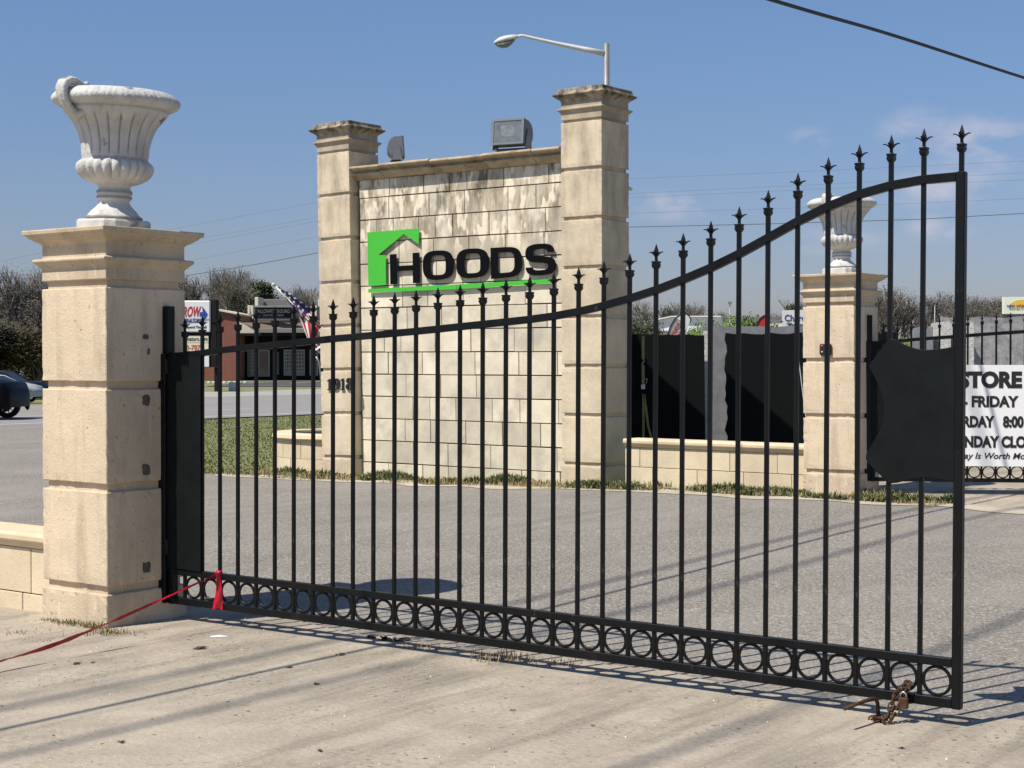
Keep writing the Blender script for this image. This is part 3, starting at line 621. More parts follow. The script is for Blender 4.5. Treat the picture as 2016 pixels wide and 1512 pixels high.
a_l = Vector((*A_C, 0)) - U*(S/2 + .005) - V*(S/2 - .13)
low_wall('low cream block wall running left from the near gate pillar', (a_l.x, a_l.y), 5.5, .24, 0, .50, courses=(.11, .29))
c_l = Vector((*C_C, 0)) - U*(S/2 + .012) - V*(S/2 - .14)
low_wall('low cream block wall with moulded coping between monument and far pillar', (c_l.x, c_l.y), 2.42, .24, 0.10, .535, seed=5, courses=(.20, .25))
# round planter left of the monument
pl = empty('round_planter', (-2.42, 23.6, 0), 0, 'round low cream block planter beside the left monument pillar', 'planter')
mb = MB(); n = 16
for k in range(n):
    for (z0, z1, off) in ((-.05, .16, 0), (.165, .42, .5)):
        pts = []
        for j in range(5):
            th = 2*math.pi*(k + off + .012 + (j/4)*.976)/n; pts.append(th)
        vs = []
        for th in pts:
            for r_, z_ in ((1.07, z0), (1.07, z1), (.86, z1), (.86, z0)): vs.append((r_*math.cos(th), r_*math.sin(th), z_))
        fs = [(0,1,2,3), (16,19,18,17)] + [(j*4+i, (j+1)*4+i, (j+1)*4+(i+1) % 4, j*4+(i+1) % 4) for j in range(4) for i in range(4)]
        mb.add(vs, fs)
mb.build('wall', lowstone, pl)
MB().lathe([(.85, .425), (1.10, .425), (1.13, .45), (1.12, .50), (1.10, .515), (.84, .515), (.83, .49), (.83, .43), (.85, .425)], 64, smooth=False).build('coping', capstone, pl)
MB().lathe([(0, .36), (.5, .37), (.86, .34)], 32).build('soil', soil, pl)

# ------------------------------------------------------------------ gates
SP = 0.14967
ZT = {-3: 1.628, -2: 1.636, -1: 1.648, 0: 1.664, 1: 1.676, 2: 1.686, 3: 1.697, 4: 1.708, 5: 1.720, 6: 1.731, 7: 1.740, 8: 1.750, 9: 1.760, 10: 1.770, 11: 1.781, 12: 1.793, 13: 1.804, 14: 1.815, 15: 1.827, 16: 1.842, 17: 1.863, 18: 1.890, 19: 1.923,
      20: 1.962, 21: 2.009, 22: 2.061, 23: 2.122, 24: 2.191, 25: 2.261, 26: 2.322, 27: 2.369, 28: 2.400, 29: 2.417, 30: 2.421}
def ztop(n):
    i = max(-3, min(29, math.floor(n))); return ZT[i] + (ZT[i+1] - ZT[i])*(n - i)
def bar_sweep(mb, pts, hz, hy):
    vs = []; fs = []
    for i, (x, z) in enumerate(pts):
        a = pts[max(0, i-1)]; b = pts[min(len(pts)-1, i+1)]; t = Vector((b[0]-a[0], b[1]-a[1])).normalized(); nx, nz = -t.y, t.x
        for sy, sz in ((-1, -1), (1, -1), (1, 1), (-1, 1)): vs.append((x + nx*hz*sz, sy*hy, z + nz*hz*sz))
    for i in range(len(pts)-1):
        for k in range(4): fs.append((i*4+k, i*4+(k+1) % 4, (i+1)*4+(k+1) % 4, (i+1)*4+k))
    q = (len(pts)-1)*4; fs += [(3, 2, 1, 0), (q, q+1, q+2, q+3)]
    return mb.add(vs, fs)
def finial_mesh():
    mb = MB()
    mb.loft([(0, .0115), (.006, .014), (.012, .0165), (.022, .0165), (.0222, .0145), (.026, .0145), (.0262, .0168), (.036, .0175), (.036, .008), (.040, .0058), (.062, .0054), (.072, .0080), (.080, .0090), (.090, .0076), (.120, .0006)], close=True)
    for a in (0, 90, 180, 270):
        M_ = Matrix.Rotation(R(a), 4, 'Z')
        path = [(.003, .050), (.007, .060), (.014, .068), (.023, .0745), (.031, .0775), (.040, .0775)]; wd = [.0055, .006, .0065, .006, .0045, .0015]; th = .0028
        vs = []; fs = []
        for (x, z), w_ in zip(path, wd): vs += [(x, -w_, z), (x, w_, z), (x - th*.6, w_, z + th*1.6), (x - th*.6, -w_, z + th*1.6)]
        for i in range(5):
            for k in range(4): fs.append((i*4+k, i*4+(k+1) % 4, (i+1)*4+(k+1) % 4, (i+1)*4+k))
        mb.add(vs, fs, 0, False, M_)
    return mb
def make_gate(loc, rz, tilt, label, shield=True):
    r = empty('gate_leaf', loc, rz, label, 'gate', 'two iron leaves of the driveway gate'); r.rotation_euler = (0, tilt, rz)
    n0, n1 = -2.55, 30.0; x0, x1 = n0*SP, n1*SP
    pts = [(n*SP, ztop(n) - .019) for n in [n0 + (n1-n0)*i/130 for i in range(131)]]
    bar_sweep(MB(), pts, .019, .0185).build('top_rail', iron, r, bevel=.003)
    MB().box((x0, -.0185, .277), (x1, .0185, .315)).build('middle_rail', iron, r, bevel=.003)
    MB().box((x0, -.020, .098), (x1, .020, .141)).build('bottom_rail', iron, r, bevel=.003)
    MB().box((x1 - .001, -.0200, .096), (x1 + .040, .0200, ztop(30) + .002)).build('end_post', iron, r, bevel=.004)
    MB().box((x0 - .045, -.022, .096), (x0 + .0, .022, ztop(-2.6))).build('hinge_stile', iron, r, bevel=.004)
    fm = None; rg = None
    for n in range(-2, 31):
        zb = .139 if n < 30 else ztop(30) - .002; xx = n*SP + (.019 if n == 30 else 0); lift = .088
        b = MB().box((-.0098, -.0098, zb), (.0098, .0098, ztop(n) + lift)).build('bar', iron, r, bevel=.002); b.location.x = xx
        if fm is None: f0 = finial_mesh().build('finial', iron, b, bevel=0); fm = f0
        else: f0 = fm.copy(); C.objects.link(f0); f0.parent = b
        f0.location = (0, 0, ztop(n) + lift - .002)
        if n < 30:
            if rg is None:
                mb = MB(); K = 30; vs = []; fs = []
                for k in range(K):
                    a = 2*math.pi*k/K
                    for rr_, yy in ((.0685, -.007), (.0685, .007), (.0555, .007), (.0555, -.007)): vs.append((rr_*math.cos(a), yy, rr_*math.sin(a)))
                for k in range(K):
                    for j in range(4): fs.append((k*4+j, k*4+(j+1) % 4, ((k+1) % K)*4+(j+1) % 4, ((k+1) % K)*4+j))
                mb.add(vs, fs); c0 = mb.build('ring', iron, r, bevel=.002); rg = c0
            else: c0 = rg.copy(); C.objects.link(c0); c0.parent = r
            c0.location = ((n + .5)*SP + (.004 if n == 29 else 0), 0, .209); c0.rotation_euler = (0, R(17*n), 0)
    # sheet by the hinge
    MB().box((x0 - .05, -.0275, .318), (-.137, -.0225, 1.612)).build('hinge_sheet', steelplate, r)
    # shield shaped sheet at the free end
    if shield:
        P = [(4.494, 1.669), (4.45, 1.660), (4.414, 1.656), (4.37, 1.653), (4.329, 1.656), (4.298, 1.664), (4.266, 1.676), (4.225, 1.697), (4.205, 1.703), (4.188, 1.696), (4.15, 1.645), (4.106, 1.592), (4.102, 1.580), (4.125, 1.54), (4.150, 1.497), (4.165, 1.455), (4.174, 1.41), (4.176, 1.37),
             (4.170, 1.335), (4.155, 1.295), (4.132, 1.255), (4.105, 1.212), (4.092, 1.185), (4.090, 1.170), (4.097, 1.152), (4.14, 1.115), (4.185, 1.072), (4.203, 1.064), (4.235, 1.068), (4.266, 1.077), (4.305, 1.088), (4.343, 1.094), (4.39, 1.096), (4.43, 1.092), (4.494, 1.088)]
        MB().prism(P, -.0225, -.0155).build('shield_plate', steelplate, r, bevel=.0015)
    # pillar-side hinge post
    MB().box((-.49, -.045, .10), (-.43, .045, 1.625)).build('hinge_post', iron, r, bevel=.004)
    MB().box((-.475, -.030, 1.626), (-.418, .030, 1.915)).build('post_extension', iron, r, bevel=.004)
    for z in (.40, 1.50):
        MB().lathe([(.0, 0), (.018, 0), (.018, .09), (0, .09)], 14, M=Matrix.Translation((x0 - .05, -.026, z)), smooth=False).build('hinge_barrel', iron, r)
    return r
make_gate((-1.746, 9.5, 0), R(-35.37), R(0.24), 'near black iron gate leaf with spear tips and shield-shaped plate, open towards the camera')
make_gate((4.355, 17.38, .155), R(-8), 0, 'far black iron gate leaf carrying the white store hours sign', shield=False)
# store hours board on the far leaf
sb = empty('store_hours_sign', (4.355, 17.38, .155), R(-8), 'white board with black STORE hours lettering hung on the far gate leaf', 'sign')
gu = Vector((math.cos(R(8)), -math.sin(R(8)), 0)); gv = Vector((math.sin(R(8)), math.cos(R(8)), 0))
def gxz(px, py, y=-.03):
    dx = (px-1008)/F; dyy = (756-py)/F
    d_ = Vector((dx, math.cos(PITCH) + dyy*math.sin(PITCH), -math.sin(PITCH) + dyy*math.cos(PITCH)))
    o_ = Vector((0, 0, EYE)) - Vector((4.355, 17.38, .155)); t_ = (y - o_.dot(gv))/d_.dot(gv); P = o_ + d_*t_; return (P.dot(gu), P.z)
a = gxz(1893, 718); b = gxz(2016, 918); bx0 = a[0] - .72; bx1 = b[0] + 1.55
G = lambda x, y: gxz(1880 + x/5.037, 700 + y/5.04)
MB().box((bx0, -.030, gxz(1950, 918)[1]), (bx1, -.022, gxz(1950, 718.5)[1])).build('board', mat('bright_board_face', (0.82, 0.82, 0.81), 0.5, spec=.2), sb)
MB().box((bx0+.2, -.0315, gxz(1990, 922)[1] - .30 + .30), (bx0+.203, -.0302, gxz(1990, 921)[1])).build('cable_tie', blackt, sb)
def sline(prefix, vis, suffix, vx0, vx1, y0, y1, bold=.03, shear=0):
    xa, zt_ = G(vx0, y0); xb, zb_ = G(vx1, y1)
    w0 = bounds(text_mesh(vis, 1, .003, bold, shear)); wv = w0[1] - w0[0]; k = (xb - xa)/wv
    full = prefix + vis + suffix; mf = text_mesh(full, 1, .003, bold, shear); bf = bounds(mf)
    wp = 0
    if prefix:
        mp_ = bounds(text_mesh(prefix + vis, 1, .003, bold, shear)); wp = (mp_[1] - mp_[0]) - wv
    fit_text('lettering', full, xa - wp*k, xa - wp*k + (bf[1]-bf[0])*k, zb_, zt_, -.0325, blackt, sb, bold, shear, .003)
sline('S', 'TORE', ' HOURS', 130, 665, 155, 325, .055)
sline('MONDAY - ', 'FRIDAY', '   8:00 - 5:00', 166, 630, 398, 515, .042)
sline('SATUR', 'DAY', '   8:00 - 12:00', 148, 392, 597, 716, .05)
sline('SU', 'NDAY', ' CLOSED', 95, 440, 795, 916, .05)
sline('D', 'ay Is Worth', ' More', 92, 545, 962, 1046, .012, .25)

# ------------------------------------------------------------------ chain, ground rod and tape at the gate
rod = MB().tube([(1.425, 6.80, .098), (1.50, 6.88, .103), (1.575, 6.965, .106), (1.60, 6.99, .100), (1.612, 7.00, .08), (1.616, 7.00, .02), (1.618, 7.0, -.05)], .0085, 8).build('ground_pin', rust)
tag(rod, 'bent rusty iron pin sticking out of the concrete under the gate end', 'iron pin')
def link(mb, p, d_, roll, s=.024):
    d_ = Vector(d_).normalized(); q = d_.to_track_quat('X', 'Z').to_matrix().to_4x4(); M_ = Matrix.Translation(p) @ q @ Matrix.Rotation(roll, 4, 'X')
    pts = []
    for k in range(13):
        a = 2*math.pi*k/12; pts.append((math.cos(a)*s*.62 + math.copysign(s*.22, math.cos(a)), math.sin(a)*s*.48, 0))
    mb.tube(pts, s*.14, 6, cap=False, M=M_)
ch = MB()
def strand(pts, s=.027):
    pts = [Vector(p) for p in pts]; tot = 0; k = 0; acc = 0
    for a, b in zip(pts, pts[1:]):
        l = (b-a).length; d_ = (b-a)/l
        while acc < l: link(ch, a + d_*acc, d_, (k % 2)*R(90) + R(35), s); acc += s*1.15; k += 1
        acc -= l
strand([(1.640, 6.945, .015), (1.655, 6.955, .06), (1.680, 6.962, .12), (1.715, 6.968, .160), (1.745, 6.975, .168), (1.735, 7.01, .17)])
strand([(1.60, 6.97, .018), (1.625, 6.93, .014), (1.665, 6.94, .03), (1.695, 6.955, .075), (1.720, 6.96, .13), (1.742, 6.975, .165)])
strand([(1.60, 6.985, .014), (1.595, 7.015, .012), (1.63, 7.03, .012), (1.65, 6.99, .014), (1.62, 6.965, .016)])
tag(ch.build('rusty_chain', rust), 'rusty chain looped over the bottom rail of the near gate leaf', 'chain')
lk = empty('padlock', (1.712, 6.945, .095), R(-35), 'rusty padlock hanging on the chain at the bottom rail', 'padlock')
MB().box((-.022, -.010, -.028), (.022, .010, .020)).build('body', rust, lk, bevel=.004)
MB().tube([(-.013, 0, .018), (-.013, 0, .035), (0, 0, .046), (.013, 0, .035), (.013, 0, .018)], .004, 6).build('shackle', steel, lk)

tp = []; K = 60
path = [(-1.752, 9.462, .315), (-1.90, 9.20, .262), (-2.08, 8.92, .195), (-2.22, 8.71, .145), (-2.42, 8.40, .085), (-2.60, 8.12, .055), (-2.80, 7.80, .03), (-3.1, 7.35, .012), (-3.5, 6.8, .008)]
def cat(p, t):
    t = t*(len(p)-1); i = min(int(t), len(p)-2); t -= i; P = [Vector(p[max(0, i-1)]), Vector(p[i]), Vector(p[i+1]), Vector(p[min(len(p)-1, i+2)])]
    return 0.5*((2*P[1]) + (-P[0]+P[2])*t + (2*P[0]-5*P[1]+4*P[2]-P[3])*t*t + (-P[0]+3*P[1]-3*P[2]+P[3])*t**3)
mb = MB(); vs = []
for k in range(K*2+1):
    t = k/(K*2); p = cat(path, t); d_ = (cat(path, min(1, t+.01)) - cat(path, max(0, t-.01))).normalized(); sd = d_.cross(Vector((0, 0, 1))).normalized(); up = sd.cross(d_)
    a = 1.5*noise.noise(Vector((t*9, 0, 0))) + .9 + t*2; wd = .006 + .005*ss(t, .1, .5) + .003*noise.noise(Vector((t*40, 5, 0)))
    ax = sd*math.cos(a) + up*math.sin(a); cx_ = sd*-math.sin(a) + up*math.cos(a)
    for q in (-1, -.4, .3, 1): vs.append(p + ax*wd*q + cx_*(.004*noise.noise(Vector((t*55, q*3, 2)))))
mb.add(vs, [(i*4+j, i*4+j+1, i*4+j+5, i*4+j+4) for i in range(K*2) for j in range(3)], 0, True)
tape = mb.build('warning_tape', red, fixn=False)
mb = MB(); vs = []
for i in range(13):
    t = i/12; z = .318 - t*.205
    for j in range(5):
        s_ = (j/4 - .5)*(.018 + .05*t); vs.append((-1.748 + s_*.95 + .006*math.sin(t*4), 9.452 - s_*.3 - .010*math.sin(t*7 + j*1.4), z - .006*abs(j-2)*(t > .9)))
mb.add(vs, [(i*5+j, i*5+j+1, i*5+j+6, i*5+j+5) for i in range(12) for j in range(4)], 0, True)
mb.lathe([(0, .0), (.017, .004), (.020, .015), (.015, .028), (0, .03)], 10, M=Matrix.Translation((-1.748, 9.487, .305)) @ Matrix.Diagonal((1.1, 1.1, 1, 1)))
tl = mb.build('tail', red, tape, fixn=False)
tag(tape, 'crumpled red warning tape tied to the gate and stretched down to the left', 'tape')

# ------------------------------------------------------------------ street lamp and cables
def pt(px, py, D):
    dx = (px-1008)/F; dyy = (756-py)/F; d1 = math.cos(PITCH) + dyy*math.sin(PITCH); d2 = -math.sin(PITCH) + dyy*math.cos(PITCH); t_ = D/d1
    return Vector((dx*t_, D, EYE + d2*t_))
lp = pt(1194, 86, 40)
lamp = empty('street_lamp', (lp.x, 40, 0), 0, 'grey street lamp with long arm rising behind the right monument pillar', 'street lamp')
MB().tube([(0, 0, 0), (0, 0, lp.z)], [.12, .075], 16).build('pole', galv, lamp)
def rel(px, py, D=40): v_ = pt(px, py, D); return (v_.x - lp.x, v_.y - 40, v_.z)
arm = [rel(1190, 105), rel(1150, 97), rel(1100, 86.5), rel(1060, 77.5), rel(1035, 71.5), rel(1027, 70), rel(1018, 71.5)]
MB().tube(arm, [.075, .065, .05, .042, .036, .034, .034], 10).build('arm', lampw, lamp)
hd = MB(); st = [(1019, 73.5, .05, .05), (1016, 74.5, .085, .10), (1006, 77, .13, .13), (994, 79.5, .16, .14), (983, 82, .14, .13), (974, 84.5, .07, .06), (971.5, 85.5, .02, .02)]; vs = []
for px, py, hw, hh in st:
    c_ = Vector(rel(px, py))
    for k in range(12):
        a = 2*math.pi*k/12; zz = math.sin(a); vs.append(c_ + Vector((0, math.cos(a)*hw, (zz*hh*.85 if zz > 0 else zz*hh*.35))))
hd.add(vs, [(i*12+k, i*12+(k+1) % 12, (i+1)*12+(k+1) % 12, (i+1)*12+k) for i in range(len(st)-1) for k in range(12)] + [tuple(range(12))], 0, True)
hd.build('head', lampw, lamp)
bw = MB(); vs = []; st = [(1014, 78, .05, .02), (1008, 82, .10, .09), (999, 86, .13, .13), (990, 88, .13, .12), (981, 88, .10, .09), (975, 86.5, .03, .03)]
for px, py, hw, hh in st:
    c_ = Vector(rel(px, py))
    for k in range(12): a = 2*math.pi*k/12; vs.append(c_ + Vector((0, math.cos(a)*hw, math.sin(a)*hh*.75)))
bw.add(vs, [(i*12+k, i*12+(k+1) % 12, (i+1)*12+(k+1) % 12, (i+1)*12+k) for i in range(len(st)-1) for k in range(12)], 0, True)
bw.build('glass_bowl', lens, lamp)
# overhead service cable crossing the top right corner
pA = pt(1520, 0, 14.6); pM = pt(1760, 70, 17.2); pB = pt(2016, 153, 20.2)
dirn = (pB - pA); ext0 = pA - dirn*2.2 + Vector((0, 0, -.0)); ext1 = pB + dirn*2.5
pts = [ext0 + Vector((0, 0, 0.25)), pA - dirn*.9, pA, pM, pB, pB + dirn*.9, ext1]
cab = MB(); cv = [cat(pts, i/60) for i in range(61)]; cab.tube(cv, .019, 8)
tag(cab.build('overhead_cable', wire_m), 'thick black overhead cable crossing the upper right corner of the sky', 'cable')
for (ox_, oy_, lab_) in ((-9.89, 1.59, 'high cable above the frame casting the faint shadow band nearest the pillar'), (-9.6, .71, 'high cable above the frame casting the middle faint shadow band'), (-7.07, .59, 'high cable above the frame casting the shadow band at the lower right')):
    w2 = MB(); o_ = Vector((ox_, oy_, 14)); w2.tube([o_ + V*t + Vector((0, 0, .0006*(t-10)**2)) for t in range(-12, 40, 4)], .029, 6)
    tag(w2.build('overhead_cable', wire_m), lab_, 'cable')
def farwire(pl_, D, r, label):
    P = [pt(px, py, D) for px, py in pl_]; P = [P[0] + (P[0]-P[1])*1.5] + P + [P[-1] + (P[-1]-P[-2])*1.5]
    tag(MB().tube(P, r, 5).build('power_line', wire_f), label, 'power line', 'power lines strung far behind the pillars')
farwire([(370, 542), (500, 521), (640, 495), (900, 462), (1240, 447), (1500, 441), (1800, 432), (2016, 420)], 75, .020, 'lowest and darkest power line, meeting the near pillar cap on the left')
for k, (ya, yb, yc) in enumerate(((352, 335, 317), (381, 362, 340), (389, 371, 354), (420, 407, 391))):
    farwire([(360, ya + 95), (620, ya + 47), (900, ya + 18), (1240, ya), (1640, yb), (2016, yc)], 120, .008,
            ['highest of the faint thin power lines behind the spear tips', 'second faint thin power line from the top, behind the gate', 'third faint thin power line from the top, behind the gate', 'faint thin power line just above the darkest line'][k])

# ------------------------------------------------------------------ flag beside the monument
FD = 27.0
fl = empty('flag_on_pole', pt(660, 690, FD), 0, 'stars and stripes flag draped on a slanting white pole left of the monument', 'flag')
def fr(px, py, dd=0.0): return pt(px, py, FD + dd) - fl.location
MB().tube([fr(539, 560.5), fr(700, 723)], .014, 8).build('pole', whiteb if False else tan, fl)
MB().lathe([(0, 0), (.028, .01), (.028, .05), (0, .07)], 10, M=Matrix.Translation(fr(541, 563)) @ Matrix.Rotation(R(-45), 4, 'Y')).build('finial', tan, fl)
flag_blue = mat('flag_blue', (0.018, 0.028, 0.12), 0.8); flag_red = mat('flag_red', (0.40, 0.012, 0.025), 0.8); flag_white = mat('flag_white', (0.66, 0.65, 0.66), 0.8)
def cloth(quad, nu, nv, matfn, wave=.05, ph=0.0, name='cloth'):
    tl_, tr_, br_, bl_ = quad; mbs = MB(); vs = []
    for j in range(nv+1):
        for i in range(nu+1):
            s_, t_ = i/nu, j/nv; px = (tl_[0]*(1-s_)+tr_[0]*s_)*(1-t_) + (bl_[0]*(1-s_)+br_[0]*s_)*t_; py = (tl_[1]*(1-s_)+tr_[1]*s_)*(1-t_) + (bl_[1]*(1-s_)+br_[1]*s_)*t_
            vs.append(fr(px, py, wave*math.sin(s_*9 + ph + t_*2) + .1*ph*0))
    b0 = len(mbs.v); mbs.v = [tuple(v) for v in vs]
    for j in range(nv):
        for i in range(nu):
            mbs.f.append((j*(nu+1)+i, j*(nu+1)+i+1, (j+1)*(nu+1)+i+1, (j+1)*(nu+1)+i)); mbs.m.append(matfn(i, j)); mbs.s.append(True)
    return mbs.build(name, [flag_blue, flag_red, flag_white], fl, fixn=False)
star = lambda i, j: 2 if (i % 4 == 1 and j % 3 == 1) else 0
# canton wrapped along the pole, then striped folds hanging from it
cloth(((546, 568), (549, 564), (612, 612), (602, 628)), 3, 20, star, .03, 0, 'canton')
cloth(((549, 570), (560, 577), (608, 632), (590, 622)), 3, 12, star, .03, 1, 'canton')
cloth(((560, 575), (566, 574), (617, 613), (606, 619)), 2, 14, star, .02, .5, 'canton')
cloth(((583, 611), (648, 672), (622, 690), (606, 668)), 9, 5, lambda i, j: 1 if i % 2 else 2, .07, 0, 'striped_fold')
cloth(((605, 612), (650, 642), (652, 672), (608, 628)), 8, 6, lambda i, j: 1 if j % 2 == 0 else 2, .05, 2, 'striped_fold')
cloth(((618, 660), (652, 672), (652, 720), (623, 690)), 6, 6, lambda i, j: 1 if j % 2 == 0 else 2, .05, 3, 'striped_fold')
# a thin sleeve of stripes spiralling on the pole
sp_ = MB()
for k in range(9):
    a = fr(575 + k*6.6, 597 + k*6.6); b = fr(575 + (k+1)*6.6, 597 + (k+1)*6.6); sp_.tube([a, b], .022, 8, mi=1 if k % 2 else 2, cap=False)
sp_.build('sleeve', [flag_blue, flag_red, flag_white], fl)
gp = MB().tube([pt(633, 762, 86), pt(631, 735, 86), pt(628, 712, 86), pt(622, 702, 86)], .05, 6).build('sign_post', galv)
tag(gp, 'thin grey curved post in front of the dark shop, left of the monument', 'post')

# ------------------------------------------------------------------ shop across the highway
BD = 115.0; k_ = BD/F
bx = lambda px: (px - 1008)*k_
bz = lambda py: EYE + (705 - py)*k_
shop = empty('shop_building', (bx(500), BD, 0), 0, 'low brick and siding shop building with dark glass front across the highway', 'building')
ox = bx(500)
def pb(name, mb, m, bevel=0): return mb.build(name, m, shop, bevel=bevel)
X_ = lambda px: bx(px) - ox
P_ = [(X_(320), 0), (X_(470), 0), (X_(470), bz(620)), (X_(400), bz(606)), (X_(320), bz(620))]
pb('brick_wing', MB().prism(P_, 0, 14), brick)
mb = MB(); mb.prism([(X_(400), bz(606)), (X_(471), bz(620)), (X_(471), bz(617)), (X_(400), bz(603))], -.25, 14.2); mb.prism([(X_(319), bz(620)), (X_(400), bz(606)), (X_(400), bz(603)), (X_(319), bz(617))], -.25, 14.2)
pb('wing_roof', mb, tan)
pb('back_wall', MB().box((X_(470)+.02, 2.6, 0), (X_(900), 14, bz(655))), dkpanel)
pb('siding_gable', MB().prism([(X_(471), bz(634)), (X_(513), bz(652)), (X_(513), bz(660)), (X_(471), bz(660))], -.2, .1), siding)
mb = MB(); mb.add([(X_(472), -.1, bz(633)), (X_(512), -.4, bz(648)), (X_(900), -.4, bz(648)), (X_(900), 6, bz(631)), (X_(472), 6, bz(631)),
    (X_(472), -.1, bz(635)), (X_(512), -.4, bz(650)), (X_(900), -.4, bz(650)), (X_(900), 6, bz(633)), (X_(472), 6, bz(633))], [(0,1,2,3,4), (9,8,7,6,5), (0,5,6,1), (1,6,7,2), (2,7,8,3), (3,8,9,4), (4,9,5,0)])
pb('shingle_roof', mb, shingle)
pb('fascia', MB().box((X_(513), -.5, bz(655)), (X_(900), -.3, bz(648.2))), greyp)
pb('soffit', MB().box((X_(471), -.28, bz(661)), (X_(900), 2.58, bz(656))), dkpanel)
pb('rear_roof', MB().box((X_(470), 5.5, bz(632)), (X_(900), 13.8, bz(617))), shingle)
for (a, b) in ((497, 563), (618, 700), (760, 830)):
    pb('parapet', MB().box((X_(a)+.02, 5, bz(603)), (X_(b), 5.3, bz(584))), greyp, .03)
for (a, b, c_, d_) in ((491.5, 498.5, 582.5, 600), (477, 481.5, 599, 617.5), (618.5, 623.5, 586, 602), (603.5, 608, 601, 620)):
    pb('roof_fin', MB().box((X_(a), 2.4, bz(d_)), (X_(b), 4.9, bz(c_))), tan, .02)
for a in (494, 619): pb('sign_brace', MB().prism([(X_(a-2.5), bz(601)), (X_(a+4), bz(601)), (X_(a+4), bz(627)), (X_(a+2), bz(627))], .2, 2.3), tan)
for q, (a, b) in enumerate(((499, 576), (624, 700))):
    sf = pb('sign_frame', MB().box((X_(a), .25, bz(631)), (X_(b), .6, bz(602))), greyp, .03)
    MB().box((X_(a+2.3), .2, bz(625.5)), (X_(b-3), .245, bz(605.2))).build('sign_panel', dkpanel if q else black, sf)
    if q == 0:
        silver = mat('silver_sign_lettering', (0.16, 0.165, 0.165), 0.5)
        fit_text('lettering', 'HALLOWED GROUND', X_(502.5), X_(570.5), bz(616.3), bz(609), .19, silver, sf, .0, 0, .02)
        fit_text('lettering', 'CUSTOM FIREARMS', X_(517), X_(558), bz(622.5), bz(619), .19, silver, sf, .0, 0, .02)
wy = 2.5
def window(a, b, t_, bo, nx, ny):
    w_ = MB().box((X_(a), wy, bz(bo)), (X_(b), wy+.05, bz(t_))).build('window', frame, shop)
    mb = MB(); W, H_ = X_(b)-X_(a), bz(t_)-bz(bo)
    mb.box((X_(a)+.08, wy-.02, bz(bo)+.08), (X_(b)-.08, wy-.004, bz(t_)-.08)); mb.build('pane', win, w_)
    if nx:
        mb = MB()
        for i in range(1, nx): x = X_(a) + W*i/nx; mb.box((x-.02, wy-.035, bz(bo)+.08), (x+.02, wy-.0215, bz(t_)-.08))
        for i in range(1, ny): z = bz(bo) + H_*i/ny; mb.box((X_(a)+.08, wy-.038, z-.02), (X_(b)-.08, wy-.036, z+.02))
        mb.build('glazing_bars', frame, w_)
window(476, 497, 689, 742, 4, 8); window(498, 520.5, 689, 742, 1, 1); window(549, 571, 688, 740, 4, 7); window(572, 591, 688, 740, 3, 7); window(601, 618, 688, 740, 3, 7); window(640, 665, 688, 740, 4, 7)
dr = pb('door', MB().box((X_(525), wy, bz(742)), (X_(541), wy+.06, bz(689))), dkpanel); MB().box((X_(527), wy-.02, bz(738)), (X_(539), wy-.004, bz(693))).build('pane', win, dr)
# pale things inside the windows : reflections of a parked van are left to the glass
kb = MB()
for k in range(9):
    kb.box((bx(474 + k*9) , 100.6 - k*.02, 0.0), (bx(474 + k*9 + 4.6), 100.8 - k*.02, .13))
tag(kb.build('kerb', white, bevel=.02), 'row of short white and black kerb blocks in front of the shop', 'kerb', None, None)
# pylon sign
PD = 76.0; kp_ = PD/F
py_ = empty('pylon_sign', ((390-1008)*kp_, PD, 0), 0, 'tall roadside sign with white cabinet, red lettering and blue arrow left of the shop', 'sign')
X2 = lambda px: (px - 390)*kp_
Z2 = lambda py: EYE + (705 - py)*kp_
MB().box((X2(416.5), -.1, Z2(722.5)), (X2(428), .5, Z2(590))).build('post_cover', dkpanel, py_, bevel=.03)
MB().box((X2(421), .1, -.2), (X2(427), .3, Z2(723))).build('post', dkpanel, py_)
MB().box((X2(313), -.1, -.2), (X2(322), .5, Z2(590))).build('post', dkpanel, py_)
MB().box((X2(323), 0, Z2(723)), (X2(416), .3, Z2(590))).build('back_frame', dkpanel, py_)
cabn = MB().box((X2(324), -.18, Z2(654)), (X2(415.5), -.02, Z2(592))).build('cabinet', white, py_, bevel=.05)
fit_text('lettering', 'ARROW', X2(343), X2(398), Z2(624.5), Z2(603.5), -.19, redt, cabn, .03, .3, .01)
mb = MB().prism([(X2(394), Z2(623)), (X2(396), Z2(615)), (X2(401), Z2(614.5)), (X2(400), Z2(603)), (X2(411), Z2(619)), (X2(401.5), Z2(635)), (X2(402), Z2(623))], -.20, -.185); mb.build('arrow', blue, cabn)
fit_text('lettering', 'EXTERMINATORS', X2(344), X2(397), Z2(636), Z2(627), -.19, blue, cabn, .02, .3, .01)
fit_text('lettering', 'Beyond The Call', X2(367), X2(408), Z2(648), Z2(641.5), -.19, blackt, cabn, .02, 0, .01)
p1 = MB().box((X2(330), -.08, Z2(674.5)), (X2(411), -.02, Z2(661))).build('panel', creamsign, py_)
fit_text('lettering', 'exterminators.com', X2(342), X2(409.5), Z2(671), Z2(663.5), -.09, blackt, p1, .01, 0, .01)
p2 = MB().box((X2(330), -.08, Z2(691)), (X2(411), -.02, Z2(675.5))).build('panel', creamsign, py_)
fit_text('lettering', '3-7873', X2(368), X2(400), Z2(689), Z2(679), -.09, orange, p2, .02, 0, .01)
MB().box((X2(330), -.08, Z2(722)), (X2(412), -.02, Z2(692))).build('panel', white, py_)
ub = empty('utility_cabinet', pt(457, 770, 77).xy.to_3d(), 0, 'small pale green utility cabinet on the grass verge across the highway', 'cabinet')
